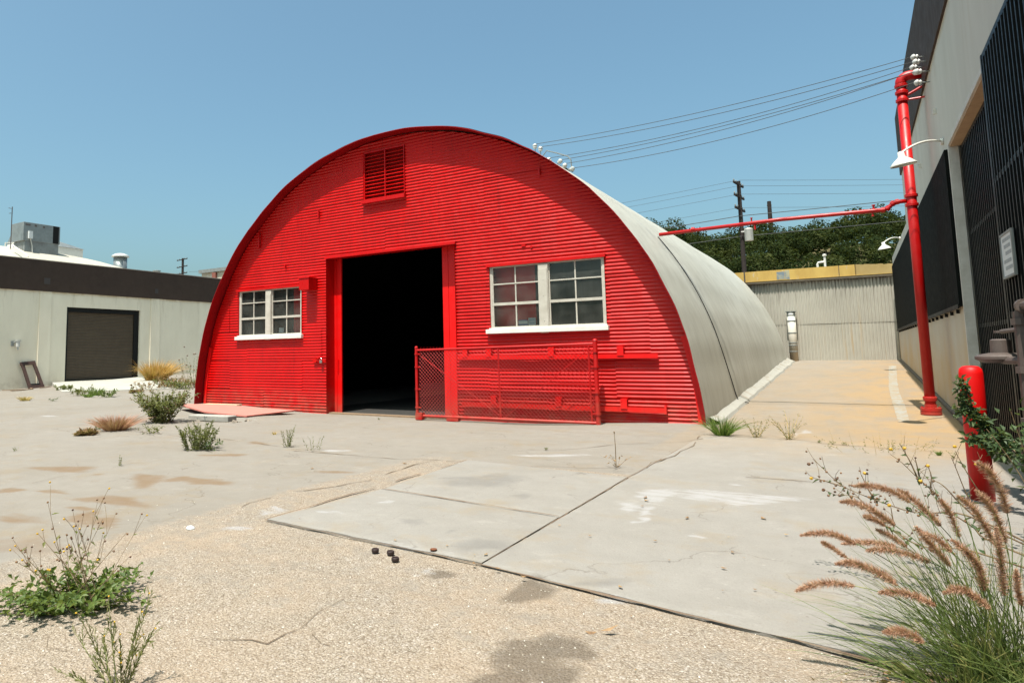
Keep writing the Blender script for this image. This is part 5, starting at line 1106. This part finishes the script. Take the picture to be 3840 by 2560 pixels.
for kk, lb_ in (('thistle1', 'spiky dry thistle in the joint, first right of the green grass tuft'), ('thistle2', 'spiky dry thistle in the joint, taller one further right of the grass tuft')):
    weed(kk, 'thistle', lb_, 'thistle', stems=11, lean=.95, leaf=LEAF_O, stem=STRAW, L=.045, W=.011, per=14, up=.7, spread=.3, thick=1.6, sd=3)
weed('matweed', 'weed_mat', 'thin straggling weed mat in the joint near the red standpipe', stems=26, lean=1.3, leaf=LEAF_O, stem=STRAW, L=.03, W=.009, per=10, spread=1.2, r=.55, h=.12)
weed('matweed', 'weed_mat', 'wispy pale seed stalks standing in the straggling weed mat', stems=10, lean=.5, leaf=STRAW, stem=STRAW, L=.018, W=.006, per=5, spread=1.5, r=.5, h=.26, sd=9)
grass('tuft2', 'grass_tuft', 'small green tuft near the right wall beyond the bollard', GRASS, 50, w=.003, h=.07)
grass('orange', 'plume_grass', 'orange and straw coloured grass clump against the white wall right of the roller door', ORANGEG, 1100, w=.009, lean=.68, droop=.6, h=.95, r=1.3, bias=(.05, .15))
grass('orange', 'grass_tuft', 'green lower blades under the orange grass clump', GRASS, 160, w=.012, lean=.9, h=.45, r=.9, sd=4)
weed('tallgrass', 'tall_weed', 'tall seeding weed against the white wall close behind the hut', stems=16, lean=.35, leaf=LEAF_O, stem=STEM_B, L=.11, W=.03, per=16, up=.8, spread=1.2, flower=BUD, fl=.03, h=1.15)
for kk, lb_, lf in (('w1', 'brown weedy growth at the right end of the concrete ramp', LEAF_DRY), ('w2', 'low brown and green weeds between ramp and hut', LEAF_O), ('w3', 'bushy weed at the foot of the ramp, left one of the two bushier', LEAF_O), ('w4', 'bushy green weed at the foot of the ramp, right one of the two bushier', LEAF), ('w6', 'straggling reddish weeds along the right foot of the ramp', LEAF_DRY), ('w7', 'thin weeds on the ramp edge below the orange grass', LEAF_O), ('w8', 'sparse weed at the middle foot of the ramp', LEAF_DRY), ('w10', 'leafy weed by the scrap timber left of the ramp', LEAF_O), ('w11', 'dry weeds beside the left foot of the hut', LEAF_DRY), ('w13', 'flat dry weed on the long crack left of the reddish mound', LEAF_DRY), ('w15', 'small weed at the left corner of the hut', LEAF_O)):
    weed(kk, 'wild_weed', lb_, 'weed', h=PL[kk][3] * (.62 if kk in ('w3', 'w4', 'w6', 'w8', 'w10') else .9), stems=14 if kk in ('w3', 'w4', 'w6', 'w8') else 20, lean=1.0, leaf=lf, stem=STEM_B, L=.10, W=.045, per=13, side=1, spread=.9, up=.5)
grass('w5', 'grass_tuft', 'bright yellow green tuft at the foot of the ramp', GRASS, 120, w=.010, h=.28, lean=1.0)
grass('w9', 'grass_tuft', 'flat green tuft below the bushy ramp weeds', GRASS, 110, w=.010, h=.14, lean=1.1)
grass('yel', 'grass_tuft', 'flat straw yellow tuft on the concrete at far left', STRAW, 140, w=.008, h=.15, lean=1.0)
weed('gr1', 'wild_weed', 'small grey sprawling weed right of the straw yellow tuft', 'weed', stems=8, lean=1.3, leaf=LEAF_D, L=.06, W=.02, per=7)

# foreground bush at the left
bx, by = -3.40, 2.02
bush = weed('bushL', 'flowering_bush', 'leafy green bush with thin flowering stalks in the left foreground', 'bush', stems=60, lean=1.42, leaf=LEAF, stem=STEM_B, L=.058, W=.034, per=17, spread=.6, pos=[bx, by, gh(bx, by) - .035, .17, .34], up=.3, thick=.7)
rd = random.Random(5); ms, hf, hl, ml = MB(), [], [], MB()
for i in range(19):
    az = rd.uniform(0, 2 * PI); ln = rd.uniform(.15, .85); L_ = rd.uniform(.26, .50)
    base = Vector((bx + rd.uniform(-.12, .12), by + rd.uniform(-.1, .1), 0)); P = branch_pts(rd, base, az, ln, L_, .1, 8); ms.tube(P, [.0022 * (1 - .6 * s / 7) for s in range(8)], 4, False)
    ends = [P[-1]]
    for q_ in range(rd.randint(1, 4)):
        a = P[rd.randint(3, 6)]; P2 = branch_pts(rd, a, az + rd.uniform(-1.5, 1.5), rd.uniform(.1, .9), rd.uniform(.06, .16), .1, 4); ms.tube(P2, [.0014, .0013, .0012, .001], 3, False); ends.append(P2[-1])
        ml.leaf(a, rv(rd) + Vector((0, 0, .2)), Vector((0, 0, 1)), rd.uniform(.02, .045), .016)
    for e in ends:
        (hf if rd.random() < .75 else hl).append((e, .006))
ms.build('stalk', STEM_B, bush); ml.build('upper_foliage', LEAF_O, bush); heads(bush, 'seed_head', BUD, hf); heads(bush, 'flower', FLOWER, hl)
# foreground spindly weed
wx, wy = -2.36, 1.60
rd = random.Random(12); sw = thing('spindly_weed', (wx, wy, -.035), 'spindly branching green weed at the bottom edge of the left foreground', 'weed')
ms, ml, hf = MB(), MB(), []
cr_ = Vector((_r.x, _r.y, 0)).normalized(); dp_ = Vector((-cr_.y, cr_.x, 0))
for dx, hh, dd in ((-.20, .21, .05), (-.15, .30, -.03), (-.07, .33, .04), (-.22, .09, -.02), (.01, .22, -.05), (.045, .27, .06), (.10, .36, .0), (.13, .25, -.05), (.055, .15, .1), (-.11, .16, .1)):
    base = Vector((wx, wy, -.04)) + cr_ * dx * .08; tip = base + cr_ * dx + dp_ * dd + Vector((0, 0, hh + .03)); mid = base + cr_ * dx * .32 + Vector((0, 0, hh * .42)) + rv(rd, .012)
    P = bez(base, mid, tip, 10); ms.tube(P, [.0034 * (1 - .7 * s / 9) for s in range(10)], 4, False)
    sub = [(P, 30)]
    for q_ in range(4):
        i0 = rd.randint(3, 7); P2 = bez(P[i0], P[i0] + (P[i0 + 1] - P[i0]).normalized() * .03 + rv(rd, .012), P[i0] + (P[i0 + 1] - P[i0]).normalized() * rd.uniform(.05, .09) + rv(rd, .03), 5); ms.tube(P2, [.0016, .0014, .0012, .001, .0008], 3, False); sub.append((P2, 8))
    for P_, n in sub:
        for q_ in range(n):
            f = (q_ + rd.random()) / n * (len(P_) - 1); i0 = min(int(f), len(P_) - 2); p = P_[i0].lerp(P_[i0 + 1], f - i0); tg = (P_[i0 + 1] - P_[i0]).normalized()
            d = tg * .9 + rv(rd, .55); ml.leaf(p, d, Vector((0, 0, 1)) + rv(rd, .4), rd.uniform(.018, .036), .0045)
        if rd.random() < .35: hf.append((P_[-1], .0038))
ms.build('stem', STEM_G, sw); ml.build('foliage', LEAF_O, sw); heads(sw, 'flower_head', FLOWER, hf)

# fountain grass at the right
gx, gy = .36, 3.30
fg = thing('fountain_grass', (gx, gy, -.03), 'fountain grass with arching pinkish brown plumes in the right foreground', 'ornamental grass')
rd = random.Random(21); m = MB()
for i in range(620):
    base = Vector((gx + rd.gauss(0, .085), gy + rd.gauss(0, .07), -.03)); az = rd.uniform(0, 2 * PI); q_ = rd.random(); ln = .12 + 1.05 * q_ ** 1.1
    if rd.random() < .45: az = PI + rd.gauss(0, .55)
    L_ = rd.uniform(.35, .80) * (1 - .15 * q_)
    d = Vector((math.cos(az) * math.sin(ln), math.sin(az) * math.sin(ln), math.cos(ln))); tip = base + d * L_ + Vector((d.x, d.y, -.9)) * L_ * .38 * rd.random() * (.3 + q_); tip.z = max(tip.z, .01)
    P = bez(base, base + d * L_ * .55 + Vector((0, 0, L_ * .10)), tip, 8); sd_ = d.cross(rv(rd)).normalized(); w = rd.uniform(.0011, .0023)
    for a in range(7):
        wa, wb = w * (1 - (a / 7) ** 2), w * (1 - ((a + 1) / 7) ** 2)
        m.quad(P[a] - sd_ * wa, P[a] + sd_ * wa, P[a + 1] + sd_ * max(wb, .0002), P[a + 1] - sd_ * max(wb, .0002))
m.build('blades', FGRASS, fg)
ms = MB()
def smooth_curve(P, n):
    P = [Vector(p) for p in P]; out = []
    Q_ = [P[0] * 2 - P[1]] + P + [P[-1] * 2 - P[-2]]
    for i in range(1, len(Q_) - 2):
        a, b, c, d = Q_[i - 1:i + 3]
        for s in np.linspace(0, 1, n, endpoint=False):
            out.append(.5 * ((2 * b) + (c - a) * s + (2 * a - 5 * b + 4 * c - d) * s * s + (3 * b - a - 3 * c + d) * s ** 3))
    out.append(P[-1]); return out
for pi_, pl_ in enumerate(D['plumes']):
    Cv = smooth_curve(pl_, 26); n = len(Cv); pm = MB()
    L_ = sum((Cv[i + 1] - Cv[i]).length for i in range(n - 1)); fat = min(.022, .011 + L_ * .05) * rd.uniform(.75, 1.2)
    pm.tube(Cv[::4] + [Cv[-1]], .0028, 5)
    for i in range(n):
        t = i / (n - 1); tg = (Cv[max(i - 1, 0)] - Cv[min(i + 1, n - 1)]).normalized()
        env = (min(1, t * 3.2 + .22)) * (min(1, (1 - t) * 5 + .5))
        for k in range(22):
            o = tg.orthogonal(); o = Matrix.Rotation(rd.uniform(0, 2 * PI), 3, tg) @ o; d = (o + tg * rd.uniform(.25, .9)).normalized(); b = Cv[i] + tg * rd.uniform(-.004, .004) + o * .002
            ln = fat * env * rd.uniform(.35, 1.35); sd_ = d.cross(rv(rd)).normalized() * rd.uniform(.0006, .0012)
            pm.tri(b - sd_, b + sd_, b + d * ln)
    pm.build('plume', PLUME, fg)
    root = Vector((gx + rd.gauss(0, .05), gy + rd.gauss(0, .05), -.02)); e = Cv[-1]; back = (Cv[-1] - Cv[-6]).normalized(); dist = (root - e).length
    P = [(1 - s) ** 3 * e + 3 * s * (1 - s) ** 2 * (e + back * dist * .33) + 3 * s * s * (1 - s) * (root + Vector((.0, 0, dist * .33))) + s ** 3 * root for s in np.linspace(0, 1, 14)]
    ms.tube(P, .0017, 4, False)
ms.build('stalk', FGRASS, fg)
grass('x', 'grass_tuft', 'low dark tangled grass at the foot of the fountain grass', FGRASS, 240, w=.0025, lean=1.35, droop=.3, pos=[.20, 3.22, -.03, .16, .42], bias=(-.35, -.1), kseg=6)

# creeper on the bollard and tall shrub stalks
vn = thing('creeper', (.78, 6.9, 0), 'dark leafy creeper climbing the red bollard', 'creeper'); rd = random.Random(8); ms, ml = MB(), MB()
vines = [[Vector(p) for p in P] for P in D['vine']]
vines += [[Vector((.98, 6.35, .0)), Vector((.97, 6.4, .25)), Vector((.90, 6.5, .45)), Vector((.84, 6.6, .5))], [Vector((1.05, 6.1, .0)), Vector((1.02, 6.2, .35)), Vector((.97, 6.3, .62)), Vector((1.02, 6.3, .8))]]
for P in vines:
    C_ = smooth_curve(P, 8); ms.tube(C_, .005, 5, False)
    for p in C_:
        for k in range(7):
            q = p + rv(rd, .035); ml.leaf(q, rv(rd) + Vector((-.2, -.3, .1)), Vector((0, -.6, 1)) + rv(rd, .6), rd.uniform(.03, .065), rd.uniform(.018, .035))
ms.build('stem', STEM_B, vn); ml.build('foliage', LEAF_D, vn)
sh = thing('wild_shrub', (.92, 4.85, 0), 'tall straggly shrub with thin budding stalks behind the fountain grass', 'shrub'); ms, ml, mb, mf = MB(), MB(), [], []
rd = random.Random(17)
for P in D['stalks']:
    P = [Vector(p) for p in P]
    if len(P) > 4: P = P + [Vector((.85 + rd.uniform(-.06, .08), P[-1].y + .1, max(.05, P[-1].z * .35)))]
    C_ = smooth_curve(P, 8); n = len(C_); ms.tube(C_, [.0013 + .0032 * i / n for i in range(n)], 4, False)
    mb_ = mf if rd.random() < .45 else mb
    mb_.append((C_[0], .010))
    for i in range(3, n):
        if rd.random() < .28: mb.append((C_[i] + rv(rd, .006), .007))
        if rd.random() < .12 + .55 * (i / n) ** 2: ml.leaf(C_[i], rv(rd), Vector((0, 0, 1)) + rv(rd, .5), rd.uniform(.02, .055), .02)
        if rd.random() < .2:
            e = C_[i] + rv(rd, .05) + Vector((0, 0, .06)); ms.tube([C_[i], (C_[i] + e) / 2 + rv(rd, .008), e], [.0016, .0013, .001], 3, False); mb.append((e, .006))
for i in range(30):
    base = Vector((.93 + rd.uniform(-.12, .25), 4.9 + rd.uniform(-.3, .5), 0)); P = branch_pts(rd, base, rd.uniform(0, 2 * PI), rd.uniform(.05, .5), rd.uniform(.4, .85), .2, 8); ms.tube(P, [.004 * (1 - .6 * s / 7) for s in range(8)], 4, False)
    for q_ in range(22):
        p = P[rd.randint(1, 7)] + rv(rd, .05); ml.leaf(p, rv(rd) + Vector((-.1, -.2, .1)), Vector((0, 0, 1)) + rv(rd, .6), rd.uniform(.025, .06), rd.uniform(.014, .03))
ms.build('stem', STEM_B, sh); ml.build('foliage', LEAF_D, sh); heads(sh, 'seed_head', BUD, mb); heads(sh, 'flower', FLOWER, mf)

# ------------------------------------------------------------------ small loose things
names = ('dark brown rubber cap on the pebbly asphalt, leftmost of the three', 'dark brown rubber cap on the asphalt, middle one nearest the slab', 'dark brown rubber cap on the asphalt, nearest the camera')
for (x, y, z), lb_ in zip(D['caps'][:3], names):
    q = MB(); q.lathe((x, y, -.009), (0, 0, 1), [(0, .021), (.006, .0235), (.018, .0235), (.022, .021), (.0221, .015), (.016, .014)], 18); tag(q.build('rubber_cap', RUSTCAP, None, (x, y, -.03), smooth=False), lb_, 'cap', 'rubber caps on the asphalt')
x, y, z = D['caps'][3]; q = MB(); q.lathe((x, y + .03, .008), (0, 0, 1), [(0, .021), (.006, .022), (.0065, .016), (.003, .014)], 18); tag(q.build('rusty_washer', RUST, None, (x, y + .03, .008)), 'flat rusty ring lying on the slab edge near the rubber caps', 'washer')
x, y, z = D['pebble']; q = MB(); q.lathe((x, y, -.016), (.2, .1, 1), [(0, .018), (.012, .034), (.024, .028), (.032, .012)], 9); tag(q.build('white_stone', PLASTIC_W, None, (x, y, -.03), smooth=True), 'single white stone on the asphalt left of the slab corner', 'stone')
q = MB(); rd = random.Random(2)
for x, y, z in D['leaves']:
    a = rd.uniform(0, 6.3); s = rd.uniform(.008, .02) * (1 if y < 5 else 1.6); zz = .016 if x > -3.7 and y > 3.4 else float(ground_z(np.array([x]), np.array([y]))[0]) + .012
    d = Vector((math.cos(a), math.sin(a), .12)); q.leaf(Vector((x, y, zz)), d, Vector((0, 0, 1)), s * 2, s * 1.1, -.3)
for i in range(260):
    x, y = rd.uniform(-8, 1.2), rd.uniform(1.5, 9.5); a = rd.uniform(0, 6.3); s = rd.uniform(.003, .009)
    zz = .016 if x > -3.7 and y > 3.4 else float(ground_z(np.array([x]), np.array([y]))[0]) + .010
    q.leaf(Vector((x, y, zz)), Vector((math.cos(a), math.sin(a), .2)), Vector((0, 0, 1)), s * 2, s, -.3)
for i in range(150):
    x, y = .1 + rd.gauss(0, .16), 3.02 + rd.gauss(0, .09); a = rd.uniform(0, 6.3); s = rd.uniform(.006, .017)
    q.leaf(Vector((x, y, -.005 + rd.uniform(0, .02))), Vector((math.cos(a), math.sin(a), rd.uniform(0, .5))), rv(rd) + Vector((0, 0, 1)), s * 2, s * 1.2, -.3)
tag(q.build('leaf_litter', LEAF_DRY), 'scattered dry leaf crumbs on slab and asphalt', 'leaf litter', kind='stuff')
q = MB(); rd = random.Random(9)
for i in range(5200):
    x, y = rd.uniform(-5.2, 1.1), rd.uniform(1.2, 4.1)
    ag_ = agg_mask(np.array([x]), np.array([y]))[0]
    if ag_ < .6 and rd.random() > .10: continue
    zz = float(ground_z(np.array([x]), np.array([y]))[0]); s = rd.uniform(.002, .0065); n = len(q.v); a = rd.uniform(0, 6.3)
    for k in range(5):
        b = a + 2 * PI * k / 5; rr_ = s * rd.uniform(.75, 1.2); q.v.append((x + rr_ * math.cos(b), y + rr_ * math.sin(b), zz - .001))
    q.v.append((x, y, zz + s * .75)); q.f += [(n + k, n + (k + 1) % 5, n + 5) for k in range(5)]
gk = N('loose pebbles'); v_ = gk.n('ShaderNodeTexVoronoi'); v_.inputs['Scale'].default_value = 30; gk.set(v_.inputs['Vector'], gk.pos()); sp = gk.n('ShaderNodeSeparateColor'); gk.set(sp.inputs[0], v_.outputs['Color'])
gk.fin(gk.ramp(sp.outputs[0], [(0, (.13, .10, .075)), (.4, (.26, .23, .18)), (.8, (.36, .33, .28)), (1, (.50, .48, .44))]), .9, .15)
tag(q.build('loose_gravel', gk.m), 'loose pebbles strewn over the rough asphalt', 'gravel', kind='stuff')
lx, ly, lz = -1.02, 3.02, -.008
q = MB(); q.leaf(Vector((lx, ly, lz + .01)), Vector((.5, .4, .25)), Vector((0, 0, 1)), .09, .025, -.5); q.leaf(Vector((lx - .01, ly - .01, lz + .008)), Vector((-.5, -.3, .1)), Vector((0, 0, 1)), .05, .03, -.5); tag(q.build('dry_leaf', LEAF_DRY, None, (lx, ly, lz)), 'curled dry brown leaf on the asphalt near the slab edge', 'leaf')
# plywood cover, block and rubble
bd = [(-13.15, 10.2), (-12.95, 11.2), (-10.60, 11.35), (-10.10, 9.45), (-11.1, 9.25)]
m = MB(); zb = [.10, .03, -.045, .012, .075]; m.prism(bd, zb, [z + .028 for z in zb]); tag(m.build('plywood_sheet', PINK, None, (-11.5, 10.2, 0)), 'faded pink plywood sheet lying before the left part of the hut', 'plywood')
m = MB(); m.obox((-10.55, 8.98, .02), (.50, .06, 0), (-.02, .13, 0), (0, 0, .055)); tag(bevel(m.build('concrete_block', CONC_B, None, (-10.55, 8.98, -.05)), .015), 'long grey concrete block under the front edge of the pink plywood', 'block')
m = MB(); rd = random.Random(3)
for i in range(14):
    x, y = -9.85 + rd.uniform(-.2, .25), 8.95 + rd.uniform(-.15, .2); s = rd.uniform(.025, .07); m.lathe((x, y, gh(x, y) - .12 + rd.uniform(0, .08)), rv(rd) + Vector((0, 0, 1)), [(0, s * .5), (s * .4, s), (s, s * .8), (s * 1.3, s * .2)], 6)
tag(m.build('rubble_stones', RUBBLE, None, (-9.85, 8.95, -.05)), 'broken rubble stones at the end of the concrete block', 'rubble')
m = MB(); m.obox((-13.0, 11.35, .03), (.55, .05, 0), (-.01, .10, 0), (.02, 0, .02)); tag(m.build('broken_plank', WHITE_WALL2, None, (-13, 11.35, 0)), 'pale broken plank at the left foot of the hut', 'plank')
